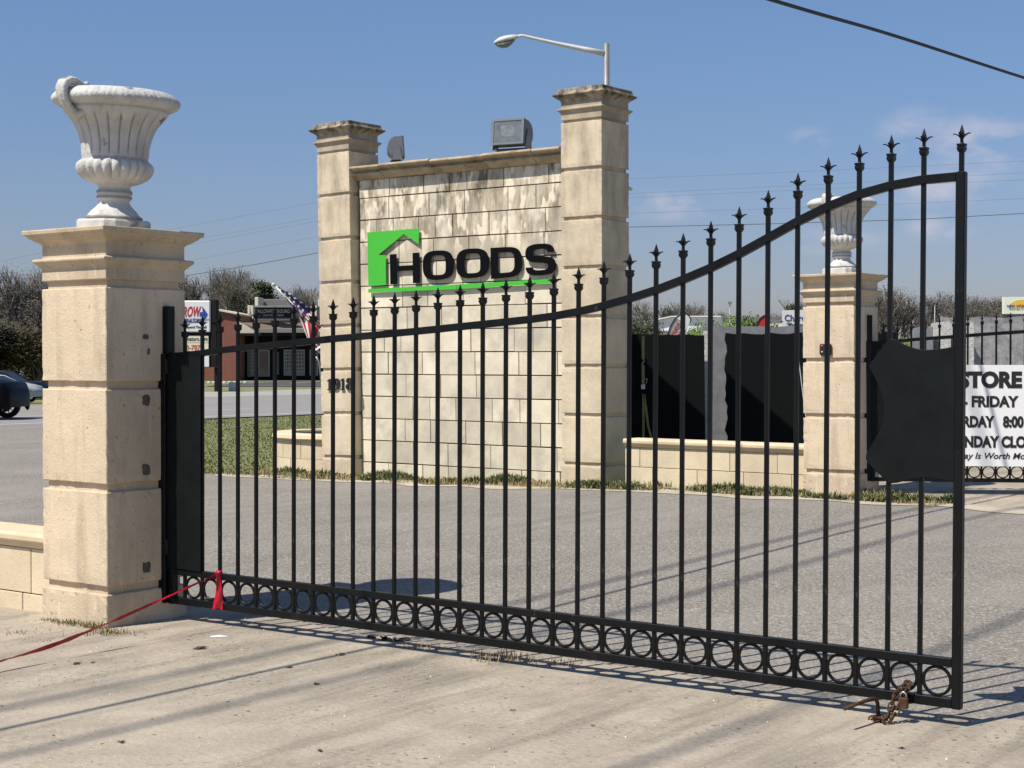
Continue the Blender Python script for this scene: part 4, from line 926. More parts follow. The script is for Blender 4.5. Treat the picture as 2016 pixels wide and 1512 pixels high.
MB().box((-.17, 0, 0), (.17, .3, .40)).build('body', mat('pale_green_paint', (0.42, 0.46, 0.40), 0.6), ub, bevel=.02); MB().box((-.19, -.02, .402), (.19, .32, .43)).build('lid', mat('cabinet_lid', (0.5, 0.53, 0.48), 0.6), ub)

# ------------------------------------------------------------------ right-hand background
wb = empty('white_building', (13, 100, 0), R(-16), 'long white metal building behind the banners and green trees', 'building')
k3 = 100/F; X3 = lambda px: (px-1008)*k3 - 13; Z3 = lambda py: EYE + (705-py)*k3
MB().prism([(X3(1285), 0), (X3(1420), 0), (X3(1420), Z3(624.5)), (X3(1322), Z3(624)), (X3(1285), Z3(632))], 0, 14).build('wall', whiteb, wb)
MB().prism([(X3(1284), Z3(631.5)), (X3(1322), Z3(623.5)), (X3(1421), Z3(624)), (X3(1421), Z3(622)), (X3(1322), Z3(621.5)), (X3(1283), Z3(629.5))], -.3, 14.3).build('roof', whiteb, wb)
MB().box((X3(1420.5), 1, 0), (X3(1620), 12, Z3(625.5))).build('rear_wing', tan, wb)
MB().box((X3(1419), .8, Z3(625.3)), (X3(1621), 12.2, Z3(624))).build('rear_roof', greyp, wb)
MB().box((X3(1361), -.25, Z3(657)), (X3(1366), -.05, Z3(650))).build('vent_box', greyp, wb)
MB().box((X3(1250), -.6, 0), (X3(1314), -.05, Z3(651))).build('lean_to', greyp, wb)
# slabs in the stone yard
def slab(x0, x1, zt, y, th, m, label, group='stone slabs standing in the yard', lean=4, rough=.02, seed=1, edge=None, yaw=0, zb=.12, ragl=True):
    r = random.Random(seed); P = []
    nz = 22; nx_ = 16
    for i in range(nz): P.append((0 + (r.uniform(-rough, rough) if ragl else 0), i/nz))
    for i in range(nx_): P.append((i/nx_, 1 + r.uniform(-rough, rough)*.35))
    for i in range(nz): P.append((1, 1 - i/nz))
    for i in range(nx_): P.append((1 - i/nx_, 0))
    W, H_ = x1-x0, zt-zb; pts = [((p[0]*W if k_ >= nz else p[0]), p[1]*H_) for k_, p in enumerate(P)]
    o = MB().prism([(a, b) for a, b in pts], 0, th, 0, None, 1).build('stone_slab', [m, edge or m]); o.location = (x0, y, zb); o.rotation_euler = (R(lean)*-1, 0, R(yaw))
    return tag(o, label, 'stone slab', group)
slab(1.05, 2.64, 1.92, 21.6, .03, blackgran, 'dark granite slab with strap, just right of the monument', seed=3, edge=blackgran, yaw=3)
slab(2.675, 5.0, 2.05, 22.4, .04, greygran, 'tall pale grey granite slab standing between the two dark slabs', seed=4, rough=.012, edge=rough_edge, lean=3)
slab(2.655, 2.70, 1.97, 21.9, .10, rough_edge, 'rough broken white slab edge between dark and grey slabs', seed=8, rough=.02, edge=rough_edge, lean=3)
slab(2.93, 4.9, 1.945, 21.7, .03, blackgran, 'dark granite slab with chipped edge in front of the grey slab', seed=5, rough=.022, edge=blackgran, lean=4.5, yaw=0)
sm = empty('ratchet_strap', pt(1267, 760, 21.3), 0, 'yellow-green ratchet strap hanging down the dark slab beside the monument', 'strap')
def sr(px, py, dd=0): return pt(px, py, 21.3 + dd) - sm.location
mb = MB()
for (a, b, c_, d_) in ((1263.5, 661, 1269, 707), (1263.5, 719, 1269, 757), (1264.5, 775, 1269, 872)):
    p, q, s_, t_ = sr(a, b), sr(c_, b), sr(c_, d_), sr(a, d_); mb.add([p, q, s_, t_] + [v + Vector((0, .01, 0)) for v in (p, q, s_, t_)], [(0,1,2,3), (7,6,5,4), (0,4,5,1), (1,5,6,2), (2,6,7,3), (3,7,4,0)])
p = [sr(1268, 775), sr(1272, 805), sr(1276, 838), sr(1284, 868)]; vs = []
for v in p: vs += [v + Vector((-.015, 0, 0)), v + Vector((.015, 0, 0))]
mb.add(vs, [(0,1,3,2), (2,3,5,4), (4,5,7,6)]); mb.build('webbing', strapm, sm)
MB().tube([sr(1266, 707), sr(1268, 711), sr(1263.5, 717), sr(1266, 719)], .008, 6).build('hook', steel, sm)
mb = MB(); mb.box(tuple(sr(1262.5, 766)), tuple(sr(1270, 757) + Vector((0, .06, 0)))); mb.tube([sr(1266, 745.5), sr(1274, 746), sr(1271, 757)], .007, 6); mb.build('ratchet', steel, sm)
rp = MB().tube([pt(1571, 683, 21.3), pt(1574, 720, 21.3), pt(1580, 770, 21.3), pt(1588, 830, 21.3), pt(1594, 880, 21.3)], .006, 6).build('hanging_rope', white)
tag(rp, 'thin white cord hanging over the dark slab next to the far pillar', 'cord')
# slabs behind the far gate leaf
slab(6.72, 9.9, 2.13, 24.0, .04, speck, 'large speckled grey granite slab behind the store hours sign', seed=11, rough=.01, edge=rough_edge, lean=3, ragl=False)
slab(6.9, 10.2, 2.26, 25.5, .04, speck, 'speckled slab rising just behind the large speckled slab', seed=12, rough=.02, edge=rough_edge, lean=3)
for i, (a, b, t_, m_, lab) in enumerate(((6.30, 6.46, 2.13, rough_edge, 'rough pale slab end, left one of the pair beside the gate post'), (6.55, 6.80, 2.13, rough_edge, 'rough pale slab end, right one of the pair beside the gate post'), (6.02, 6.20, 2.06, greygran, 'smooth grey slab end behind the shield plate'))):
    o = slab(a, b, t_, 23.4, .5, m_, lab, seed=20+i, rough=.012, edge=m_, lean=2)
slab(4.55, 5.0, 1.93, 20.6, .04, blackgran, 'dark slab behind the shield plate near the far pillar', seed=31, rough=.03, lean=3)
slab(4.0, 5.3, 2.07, 23.5, .05, greygran, 'pale slab top seen just right of the far pillar', seed=33, rough=.02, edge=rough_edge, lean=3)
# church sign
k4 = 60/F
chs = empty('church_sign', ((1541-1008)*k4, 60, 0), 0, 'white church sign with blue lettering, partly hidden by the far pillar', 'sign')
X4 = lambda px: (px-1541)*k4
Z4 = lambda py: EYE + (705-py)*k4
bd = MB().prism([(0, Z4(650)), (X4(1700), Z4(650)), (X4(1700), Z4(606)), (0, Z4(611))], 0, .2).build('board', white, chs)
for px in (1552, 1690): MB().box((X4(px), .05, 0), (X4(px)+.12, .15, Z4(650.5))).build('post', dkpanel, chs)
serif = lambda s_, a, b, c_, d_, m_, sh: fit_text('lettering', s_, X4(a), X4(b), Z4(d_), Z4(c_), -.01, m_, bd, .015, sh, .01)
serif('Church', 1544.5, 1592, 619.5, 632.5, blue, 0); serif('"Everyone', 1548.5, 1600, 636, 643, blackt, .3)
MB().prism([(X4(1582), Z4(647)), (X4(1600), Z4(647)), (X4(1596), Z4(637)), (X4(1589), Z4(640))], -.02, -.005).build('house_mark', mat('slate_print', (0.09, 0.10, 0.14), 0.7), bd)
# yellow and white sign far right
k5 = 100/F
ns = empty('roadside_billboard', ((1975-1008)*k5, 100, 0), 0, 'pale billboard with a yellow sun shape at the right edge of the view', 'billboard')
X5 = lambda px: (px-1975)*k5
Z5 = lambda py: EYE + (705-py)*k5
creamb = mat('billboard_face', (0.78, 0.80, 0.66), 0.6)
bb = MB().box((0, 0, Z5(618)), (X5(2075), .3, Z5(584.5))).build('board', creamb, ns)
MB().prism([(X5(1984 + 0*i) if False else X5(2012) + X5(1975+26)*math.cos(a), Z5(604) + (Z5(590)-Z5(604))*math.sin(a)) for a in [math.pi*i/24*1.0 for i in range(25)]], -.02, -.004).build('sun_shape', yellow, bb)
fit_text('lettering', 'NEW', X5(1982), X5(1997), Z5(605), Z5(600), -.03, blue, bb, .02, 0, .01); fit_text('lettering', 'HOMES', X5(2000.5), X5(2026), Z5(604.5), Z5(599.5), -.03, orange, bb, .04, 0, .01)
fit_text('lettering', 'FAMILY BUILT', X5(1986), X5(2040), Z5(609.5), Z5(606.5), -.03, blackt, bb, 0, 0, .01)
for px in (1990, 2060): MB().box((X5(px), .08, 0), (X5(px)+.25, .25, Z5(618.3))).build('post', galv, ns)
# feather banners
def feather(pxs, D, label, face, textm=None):
    base = pt(*pxs[0], D); r = empty('feather_banner', (base.x, D, gz(base.x, D)), 0, label, 'banner')
    def q(px, py, dy=0): v_ = pt(px, py, D + dy); return v_ - r.location
    outer = pxs[1]; inner = pxs[2]
    pole = [Vector((outer[0][0]*0 + q(*outer[0]).x, 0, 0))] + [q(*p) for p in outer]; MB().tube(pole, .016, 6).build('pole', blackt, r)
    poly = [q(*p) for p in outer] + [q(*p) for p in inner]; mb = MB(); n = len(poly)
    mb.add([v + Vector((0, .012, 0)) for v in poly] + [v + Vector((0, .018, 0)) for v in poly], [tuple(range(n)), tuple(range(2*n-1, n-1, -1))]); o = mb.build('fabric', face, r)
    return r, q, o
greyf = mat('grey_banner_fabric', (0.36, 0.39, 0.39), 0.8); redf = mat('red_banner_fabric', (0.46, 0.025, 0.025), 0.8)
r1, q1, o1 = feather(((1313, 690), [(1308, 690), (1314, 660), (1320, 642), (1328, 628), (1340, 617.5), (1350, 617), (1357, 622), (1360.5, 630), (1359, 635)], [(1352, 650), (1346, 668), (1342, 690)]), 45, 'grey and white feather banner with red lettering behind the dark slab', greyf)
def bannerpoly(q_, pts, m_, nm, par):
    n = len(pts); mb = MB(); v = [q_(*p) for p in pts]; mb.add(v + [p + Vector((0, .006, 0)) for p in v], [tuple(range(n)), tuple(range(2*n-1, n-1, -1))]); return mb.build(nm, m_, par)
bannerpoly(q1, [(1331, 627), (1341, 618.5), (1350, 618), (1356, 622.5), (1359, 631), (1354, 645), (1349, 652), (1349, 640), (1339, 631)], flag_white, 'white_panel', r1)
me = text_mesh('RNALE', 1, .004, .02); a0, a1, b0_, b1_ = bounds(me); pa_, pb_ = q1(1327, 661, -.01), q1(1340, 636, -.01); L_ = (pb_-pa_).length
me.transform(Matrix.Translation(pa_) @ Matrix.Rotation(-math.atan2((pb_-pa_).z, (pb_-pa_).x), 4, 'Y') @ STAND @ Matrix.Diagonal((L_/(a1-a0), .085/(b1_-b0_)*1.4, 1, 1)) @ Matrix.Translation((-a0, -b0_, 0))); me.materials.clear(); me.materials.append(redt)
o = bpy.data.objects.new('lettering', me); C.objects.link(o); o.parent = o1
bannerpoly(lambda a, b: q1(a, b, -.005), [(1333, 662), (1341, 648), (1344, 655), (1343, 690), (1334, 690)], redf, 'red_panel', r1)
feather(((1490, 690), [(1487, 690), (1488, 648), (1491, 635), (1496, 627), (1503, 621.5), (1512, 620), (1517, 626)], [(1512, 650), (1508, 690)]), 45, 'red feather banner seen between gate bars above the grey slab', redf)
for (px, top, lab) in ((1437, 597, 'thin pole with a small box on top above the green trees'), (1840.5, 594, 'thin pale far lamp post between bare trees on the right')):
    b0 = pt(px, top, 100); o = MB().tube([(b0.x, 100, 0), (b0.x, 100, b0.z)], .03, 6).box((b0.x-.11, 99.9, b0.z-.05), (b0.x+.11, 100.1, b0.z+.1)).build('light_pole', galv); tag(o, lab, 'pole')
sc = MB().box((-.02, -.05, -.02), (.02, .05, .02)).build('security_camera', lampw, bevel=.01); sc.location = pt(1239, 371, 20.05); sc.rotation_euler = (R(-10), 0, ANG); tag(sc, 'tiny white security camera on the right side of the right monument pillar', 'camera')

# ------------------------------------------------------------------ cars
def car(name, label, m, L_=4.6, H_=1.45, hood=.95, ov=.85, trunk=.95, suv=False):
    r = empty(name, (0, 0, 0), 0, label, 'car')
    W = .90; wr = .345; fx, rx = L_/2 - ov, -L_/2 + ov + .05
    def belt(x):
        t = x/L_ + .5
        return (hood - .26 if t > .985 else hood - .10*ss(t, .86, .98) if t > .70 else hood + .02) if t > .2 else (trunk + .03 - .10*(1 - ss(t, 0, .03)))
    sts = [-L_/2, -L_/2+.03, -L_/2+.12] + [-L_/2 + .12 + (L_-.24)*i/30 for i in range(1, 30)] + [L_/2-.12, L_/2-.03, L_/2]
    mb = MB(); vs = []
    for i, x in enumerate(sts):
        e = min(i, len(sts)-1-i); k = [.72, .86, .96][e] if e < 3 else 1; w_ = W*k; b = belt(x); zb = .20 + (.12 if e == 0 else .04 if e == 1 else 0)
        for wx in (fx, rx):
            d_ = abs(x - wx); 
            if d_ < wr + .05: zb = max(zb, wr + math.sqrt(max(0, (wr+.05)**2 - d_*d_)) )
        sec = [(w_*.90, zb), (w_*.985, max(zb+.01, .32)), (w_, max(zb+.02, .60)), (w_*.985, max(zb+.03, b-.16)), (w_*.93, b-.05), (w_*.82, b), (0, b+.03)]
        for sx in sec: vs.append((x, -sx[0], sx[1]))
        for sx in reversed(sec[:-1]): vs.append((x, sx[0], sx[1]))
    n = 13; fs = []
    for i in range(len(sts)-1):
        for k in range(n-1): fs.append((i*n+k, i*n+k+1, (i+1)*n+k+1, (i+1)*n+k))
    fs += [tuple(range(n)), tuple((len(sts)-1)*n + k for k in range(n))]
    mb.add(vs, fs, 0, True); mb.build('body', m, r)
    # cabin
    c = [(.30*L_/2+.35, hood), (.04*L_, H_-.06), (-.10*L_, H_), (-.24*L_, H_-.05), (-.40*L_ if not suv else -.46*L_, trunk)]
    mb = MB(); vs = []
    for x, z in c:
        wt = .80 if z < 1.2 else .60; vs += [(x, -wt, z), (x, wt, z)]
    bot = [(c[0][0], -.80, hood-.05), (c[0][0], .80, hood-.05), (c[-1][0], -.80, trunk-.05), (c[-1][0], .80, trunk-.05)]
    mb.add(vs, [(0,1,3,2), (2,3,5,4), (4,5,7,6), (6,7,9,8), (0,2,4,6,8), (9,7,5,3,1)], 0, False); gl = mb.build('cabin_glass', cglass, r)
    mb = MB(); mb.add([(c[1][0], -.615, c[1][1]+.012), (c[1][0], .615, c[1][1]+.012), (c[2][0], .615, c[2][1]+.022), (c[2][0], -.615, c[2][1]+.022), (c[3][0], .615, c[3][1]+.012), (c[3][0], -.615, c[3][1]+.012)], [(0,1,2,3), (3,2,4,5)], 0, True)
    for s_ in (-1, 1):
        mb.tube([(c[0][0], s_*.80, c[0][1]), (c[1][0], s_*.61, c[1][1]), (c[2][0], s_*.61, c[2][1]), (c[3][0], s_*.61, c[3][1]), (c[4][0], s_*.80, c[4][1])], .035, 6)
        mb.tube([(-.08*L_, s_*.62, H_-.03), (-.06*L_, s_*.83, hood)], .03, 6)
    mb.build('roof', m, r)
    for wx in (fx, rx):
        for s_ in (-1, 1):
            M_ = Matrix.Translation((wx, s_*(W-.11), wr)) @ Matrix.Rotation(R(90), 4, 'X')
            ty = MB().lathe([(.23, -.10), (.33, -.10), (wr, -.07), (wr, .07), (.33, .10), (.23, .10), (.23, -.10)], 32, M=M_).build('tyre', tyre, r)
            mb = MB(); mb.lathe([(.225, .09), (.245, .098), (.245, -.098), (.225, -.09)], 32, M=M_); mb.lathe([(0, .05), (.05, .05), (.06, 0), (.05, -.05), (0, -.05)], 12, M=M_)
            for k in range(10):
                a = 2*math.pi*(k//2)/5 + (.16 if k % 2 else -.16)
                mb.tube([(wx + .04*math.cos(a), s_*(W-.045), wr + .04*math.sin(a)), (wx + .235*math.cos(a+(.14 if k % 2 else -.14)), s_*(W-.03), wr + .235*math.sin(a+(.14 if k % 2 else -.14)))], .013, 5)
            mb.build('rim', chrome, r)
    for s_ in (-1, 1):
        MB().box((L_/2-.22, s_*.80-.07, hood-.34), (L_/2-.02, s_*.80+.07, hood-.22)).build('headlight', lightm, r, bevel=.02)
        MB().box((-L_/2+.0, s_*.66-.14, trunk-.28), (-L_/2+.14, s_*.66+.14, trunk-.14)).build('tail_light', redf, r, bevel=.02)
    return r
c1 = car('parked_car', 'dark blue car with alloy wheel, cut off by the left edge of the photo', cpaint_d, 4.7, 1.50, 1.04, .66)
for o_h in [o for o in c1.children if o.name.startswith('headlight')]: bpy.data.objects.remove(o_h)
c1.location = (pt(55.5, 800, 42).x - 2.50, 42, gz(-13, 42)); c1.rotation_euler = (0, 0, R(-4))
c2 = car('parked_car', 'silver saloon car behind the dark blue one', cpaint_s, 4.8, 1.46, .98, .85, .98)
c2.location = (pt(66, 780, 84).x - 2.0, 84, gz(-25.2, 84)); c2.rotation_euler = (0, 0, R(-14))
c3 = car('parked_car', 'black estate car farthest back, its nose ending at the left pillar', cpaint_k, 4.8, 1.62, 1.02, .85, 1.1, True)
c3.location = (pt(86, 780, 92).x - 2.2, 92, gz(-27, 92)); c3.rotation_euler = (0, 0, R(-10))

# ------------------------------------------------------------------ trees
def seg(mb, a, b, ra, rb, mi):
    d_ = (b - a).normalized(); s_ = d_.orthogonal().normalized(); t_ = d_.cross(s_); vs = []
    for p, r_ in ((a, ra), (b, rb)):
        for k in range(3):
            th = 2*math.pi*k/3; vs.append(p + (s_*math.cos(th) + t_*math.sin(th))*r_)
    mb.add(vs, [(0,1,4,3), (1,2,5,4), (2,0,3,5)], mi, True)
def grow(mb, p, d_, ln, r_, depth, rnd, spread, tips, minr=.018, up=.25, mi=0, kids=(3, 4)):
    q = p; segs = 3 if depth > 2 else 2; dd = Vector(d_)
    for i in range(segs):
        dd = (dd + Vector((rnd.uniform(-.16, .16), rnd.uniform(-.16, .16), rnd.uniform(-.05, .16)))).normalized()
        e = q + dd*(ln/segs); seg(mb, q, e, r_*(1-.22*i/segs), r_*(1-.22*(i+1)/segs), mi)
        if depth > 0 and i > 0 and depth < 5:
            side = (dd + Vector((rnd.uniform(-1, 1), rnd.uniform(-1, 1), rnd.uniform(-.1, .7)))*.75).normalized(); grow(mb, e, side, ln*.62, max(minr, r_*.5), depth-1, rnd, spread, tips, minr, up, mi, (2, 3))
        q = e
    tips.append(q)
    if depth <= 0: return
    for k in range(rnd.choice(kids)):
        a = rnd.uniform(0, 6.283); s_ = rnd.uniform(.35, 1)*spread
        nd = (dd + Vector((math.cos(a)*s_, math.sin(a)*s_, up*rnd.random()))).normalized()
        grow(mb, q, nd, ln*rnd.uniform(.6, .82), max(minr, r_*.6), depth-1, rnd, spread, tips, minr, up, mi, kids)
def leafcards(tips, rnd, per, size, jit):
    mb = MB()
    for p in tips:
        for k in range(per):
            c_ = p + Vector((rnd.gauss(0, jit), rnd.gauss(0, jit), rnd.gauss(0, jit*.8))); a = Vector((rnd.uniform(-1, 1), rnd.uniform(-1, 1), rnd.uniform(-.6, .6))).normalized(); b = a.orthogonal().normalized()
            s_ = size*rnd.uniform(.5, 1.3); mb.add([c_ - a*s_, c_ + b*s_*.5, c_ + a*s_, c_ - b*s_*.5], [(0, 1, 2, 3)])
    return mb
def tree(kind, seed, h, name='bare_tree'):
    rnd = random.Random(seed); mb = MB(); tips = []; r = empty(name, (0, 0, 0))
    if kind == 'bare':
        grow(mb, Vector((0, 0, -.2)), (0, 0, 1), h*.24, h*.013, 4, rnd, .58, tips, .013, .35, 0, (3, 5))
        mb.build('trunk', barkp if seed % 2 else bark, r, fixn=False); leafcards(tips, rnd, 2, .05, .22).build('crown', leaf_b, r, fixn=False)
    elif kind == 'bud':
        grow(mb, Vector((0, 0, -.2)), (0, 0, 1), h*.24, h*.018, 4, rnd, .7, tips, .02); mb.build('trunk', bark, r, fixn=False); leafcards(tips, rnd, 5, .06, .30).build('crown', leaf_b, r, fixn=False)
    elif kind == 'olive':
        grow(mb, Vector((0, 0, -.2)), (0, 0, 1), h*.22, h*.02, 4, rnd, .75, tips, .02); mb.build('trunk', bark, r, fixn=False); leafcards(tips, rnd, 22, .12, .42).build('crown', leaf_o, r, fixn=False)
    elif kind == 'fresh':
        for k in range(4):
            a = rnd.uniform(0, 6.28); grow(mb, Vector((math.cos(a)*.3, math.sin(a)*.3, -.1)), (math.cos(a)*.5, math.sin(a)*.5, 1), h*.26, h*.012, 3, rnd, .8, tips, .012)
        mb.build('trunk', bark, r, fixn=False); leafcards(tips, rnd, 44, .065, .24).build('crown', leaf_l, r, fixn=False)
    elif kind == 'evergreen':
        for k in range(3):
            a = rnd.uniform(0, 6.28); grow(mb, Vector((0, 0, -.1)), (math.cos(a)*.4, math.sin(a)*.4, 1), h*.26, h*.016, 3, rnd, .8, tips, .012)
        mb.build('trunk', bark, r, fixn=False); leafcards(tips, rnd, 46, .065, .22).build('crown', leaf_d, r, fixn=False)
    elif kind == 'pine':
        mb.tube([(0, 0, -.2), (0, 0, h)], [h*.018, .03], 7); z = h*.3
        while z < h:
            for k in range(5):
                a = rnd.uniform(0, 6.28); ln = (1 - (z/h)**1.6)*h*.30*rnd.uniform(.6, 1.1) + .3; p0 = Vector((0, 0, z)); q = p0 + Vector((math.cos(a), math.sin(a), rnd.uniform(.1, .5)))*ln; seg(mb, p0, q, .05, .02, 0)
                for j in range(5): tips.append(p0.lerp(q, .45 + .55*j/4))
            z += h*.05
        mb.build('trunk', bark, r, fixn=False); leafcards(tips, rnd, 16, .20, .30).build('crown', leaf_d, r, fixn=False)
    return r
protos = {}
def put(kind, seed, h, x, y, label, group, sc=1.0, rz=0, name='bare_tree', cat='tree'):
    key = (kind, seed)
    if key not in protos: protos[key] = (tree(kind, seed, 10.0 if kind in ('bare', 'bud', 'olive', 'pine') else 4.0, name), True); t = protos[key][0]; H0 = 10.0 if kind in ('bare', 'bud', 'olive', 'pine') else 4.0
    else: t = copy_tree(protos[key][0]); H0 = 10.0 if kind in ('bare', 'bud', 'olive', 'pine') else 4.0
    t.name = name; t.location = (x, y, gz(x, y) - .1); t.rotation_euler = (0, 0, rz); k = h/H0*(1.5 if kind in ('bare', 'bud', 'olive') else 1.15); t.scale = (k*sc, k*sc, k); tag(t, label, cat, group); return t
rnd = random.Random(11)
# left wood beyond the parked cars: dense, olive and dark
for i in range(30):
    x = -56 + i*.93 + rnd.uniform(-.7, .7); y = rnd.uniform(118, 138); kind, sd = rnd.choice([('bud', 2), ('bud', 3), ('bare', 7), ('bare', 5), ('bare', 9), ('olive', 4)])
    put(kind, sd, rnd.uniform(7.6, 9.8), x, y, 'tall dull olive tree in the wood beyond the cars', 'trees of the wood beyond the parked cars', 1.15, rnd.uniform(0, 6), 'woodland_tree')
for i in range(22):
    x = -57 + i*1.3 + rnd.uniform(-.4, .4); put('olive', 4, rnd.uniform(3.6, 5.2), x, rnd.uniform(108, 117), 'bushy undergrowth shrub at the foot of the wood beyond the cars', 'undergrowth below the wood', 1.7, rnd.uniform(0, 6), 'shrub', 'shrub')
tb = MB(); r9 = random.Random(5)
for _ in range(48000):
    x = r9.uniform(-62, -30); y = r9.uniform(119, 142); top = 3.4 + 1.4*noise.noise(Vector((x*.35, y*.3, 0))); z = gz(x, y) + top*r9.random()**.7 - .2
    c_ = Vector((x, y, z)); a = Vector((r9.uniform(-1, 1), r9.uniform(-1, 1), r9.uniform(-.8, .8))).normalized(); b = a.orthogonal().normalized(); q_ = r9.uniform(.06, .17); tb.add([c_ - a*q_, c_ + b*q_*.5, c_ + a*q_, c_ - b*q_*.5], [(0, 1, 2, 3)])
tag(tb.build('thicket', leaf_o, fixn=False), kind='stuff')
# behind the shop
for i, (px, h, k, sd) in enumerate(((352, 10.3, 'bud', 2), (378, 10.8, 'bud', 3), (400, 9.9, 'bare', 5), (420, 10.6, 'bare', 7), (436, 11.2, 'bare', 5), (452, 10.8, 'bare', 9), (466, 10.6, 'bare', 7), (480, 9.6, 'bud', 2), (598, 9.2, 'bare', 5), (612, 9.0, 'bare', 9), (626, 8.4, 'bare', 7), (585, 8.4, 'bud', 3), (390, 8.5, 'bud', 2), (445, 8.6, 'bud', 3), (470, 8.2, 'bud', 2))):
    y = 168 + (i*7) % 16; put(k, sd, h*y/175, (px-1008)/F*y, y, 'leafless grey-brown tree behind the brick shop', 'bare trees behind the shop', 1.0, i*1.3)
for i, (px, h) in enumerate(((518, 7.2), (503, 5.4), (540, 6.0), (560, 5.2), (575, 4.6))):
    put('pine', 21 + i % 2, h, (px-1008)/F*140, 140 + i, 'dark green pine rising above the shop roof sign', 'pines behind the shop', .95, i, 'pine_tree')
# right side
lastx = None
for i in range(30):
    px = 1280 + i*26 + rnd.uniform(-9, 9); y = rnd.uniform(185, 215); hh = 7.4 + 1.6*ss(px, 1650, 1800) + rnd.uniform(-.8, .9); k, sd = rnd.choice([('bare', 5), ('bare', 7), ('bare', 9), ('bud', 2), ('bare', 7)])
    put(k, sd, hh*y/200, (px-1008)/F*y, y, 'leafless grey tree in the far tree line on the right', 'bare trees of the far right tree line', 1.25, rnd.uniform(0, 6))
for i, px in enumerate((1760, 1745, 1775, 1930, 1985)):
    put('bud', 3, 7.4 - i*.35, (px-1008)/F*130, 130 + i*2, 'olive-tinted budding tree just behind the far pillar and slabs', 'budding trees right of the far pillar', 1.0, i*2)
for i, px in enumerate((1563, 1582, 1600)):
    put('pine', 21 + i % 2, 4.9 - i*.3, (px-1008)/F*120, 120 + i, 'dark pine top showing above the church sign', 'pines above the church sign', 1.1, i, 'pine_tree')
put('evergreen', 31, 3.5, (1255-1008)/F*50, 50, 'dark evergreen tree directly right of the monument', None, .62, 0, 'evergreen_tree')
put('evergreen', 32, 2.9, (1288-1008)/F*54, 54, 'looser dark evergreen tree in front of the white building', None, .55, 2, 'evergreen_tree')
for i, (px, h, D) in enumerate(((1412, 3.5, 58), (1440, 3.8, 60), (1470, 3.5, 62), (1426, 3.2, 57), (1398, 2.7, 56), (1498, 2.7, 61))):
    put('fresh', 41 + i % 2, h, (px-1008)/F*D, D, 'fresh green young tree above the grey slab', 'fresh green trees before the white building', .85, i*2.1, 'green_tree')
put('fresh', 41, 2.9, (1800-1008)/F*62, 62, 'low fresh green shrub far behind the shield plate', None, 1.2, 1, 'shrub', 'shrub')

# ------------------------------------------------------------------ grass, weeds and litter
def blades(name, pts, m, label=None, hmin=.04, hmax=.12, wd=.006, kind='stuff', leafy=0.0):
    mb = MB(); rr_ = random.Random(name)
    V_ = []; F_ = []
    for (x, y, k) in pts:
        z = gz(x, y) - .012; h = rr_.uniform(hmin, hmax)*k; a = rr_.uniform(0, 6.283); lean = rr_.uniform(0, .7)*h; w_ = wd*rr_.uniform(.6, 1.4)
        if rr_.random() < leafy: w_ *= 3.0; h *= .75; lean *= 1.5
        dx, dy = math.cos(a), math.sin(a); b = len(V_)
        V_ += [(x - dy*w_, y + dx*w_, z), (x + dy*w_, y - dx*w_, z), (x + dx*lean*.4 + dy*w_*.9, y + dy*lean*.4 - dx*w_*.9, z + h*.6), (x + dx*lean*.4 - dy*w_*.9, y + dy*lean*.4 + dx*w_*.9, z + h*.6), (x + dx*lean, y + dy*lean, z + h)]
        F_ += [(b, b+1, b+2, b+3), (b+3, b+2, b+4)]
    mb.add(V_, F_); o = mb.build(name, m, fixn=False); tag(o, label, None, None, kind); return o
rg_ = random.Random(3); P = []
while len(P) < 9000:                                   # weeds along the foot of the monument and walls
    u = rg_.uniform(-16.3, -6.2); v = rg_.uniform(15.2, 16.15); n = noise.noise(Vector((u*1.1, v*2.2, 0))) + .5*noise.noise(Vector((u*4, v*5, 3)))
    dens = .12 + n*1.7 - abs(v - (15.85 if u < -12 else 15.55))*.9
    if -11 < u < -7.3: dens += .25
    if rg_.random() < dens:
        x, y = uv2xy(u, v); P.append((x, y, .55 + .9*max(0, n) ))
blades('weed_strip', P, weedm, hmin=.03, hmax=.12, wd=.006, leafy=.45)
P = []
while len(P) < 5000:
    u = rg_.uniform(-16.3, -6.2); v = rg_.uniform(15.1, 16.1)
    if rg_.random() < .45 + noise.noise(Vector((u*1.5, v*2, 9))): x, y = uv2xy(u, v); P.append((x, y, .7))
blades('dry_weed_strip', P, drym, hmin=.03, hmax=.10, wd=.004)
P = []
for _ in range(80000):                                  # lawn between monument and road
    v = 15.0 + 24*rg_.random()**1.4; u = rg_.uniform(-31.5, -14.6)
    if u < -17 and v < vedge(u) + .15: continue
    x, y = uv2xy(u, v); P.append((x, y, .6 + .4*noise.noise(Vector((u*.8, v*.8, 0)))))
blades('lawn_grass', P, grassm, hmin=.02, hmax=.05, wd=.009)
def blob(cx, cy, n, r_, k=1): return [(rg_.gauss(cx, r_*1.6), rg_.gauss(cy, r_), k) for _ in range(n)]
P = blob(-.05, 8.42, 170, .06, .8) + blob(.25, 8.30, 80, .05, .6) + blob(-.45, 8.75, 80, .05, .5)
blades('dry_grass_tuft', P, drym, hmin=.03, hmax=.10, wd=.0022)
P = [];
for _ in range(260):
    t = rg_.random(); p = Vector((*A_C, 0)) - V*(S/2 + abs(rg_.gauss(.02, .03))) + U*(S*(t-.5)); P.append((p.x, p.y, .4 + .7*t))
P += blob(-2.85, 9.25, 40, .04, .5) + blob(-2.35, 9.22, 110, .05, .8) + blob(-2.65, 9.0, 30, .05, .4)
blades('pillar_foot_weeds', P, weedm, hmin=.02, hmax=.07, wd=.0025)
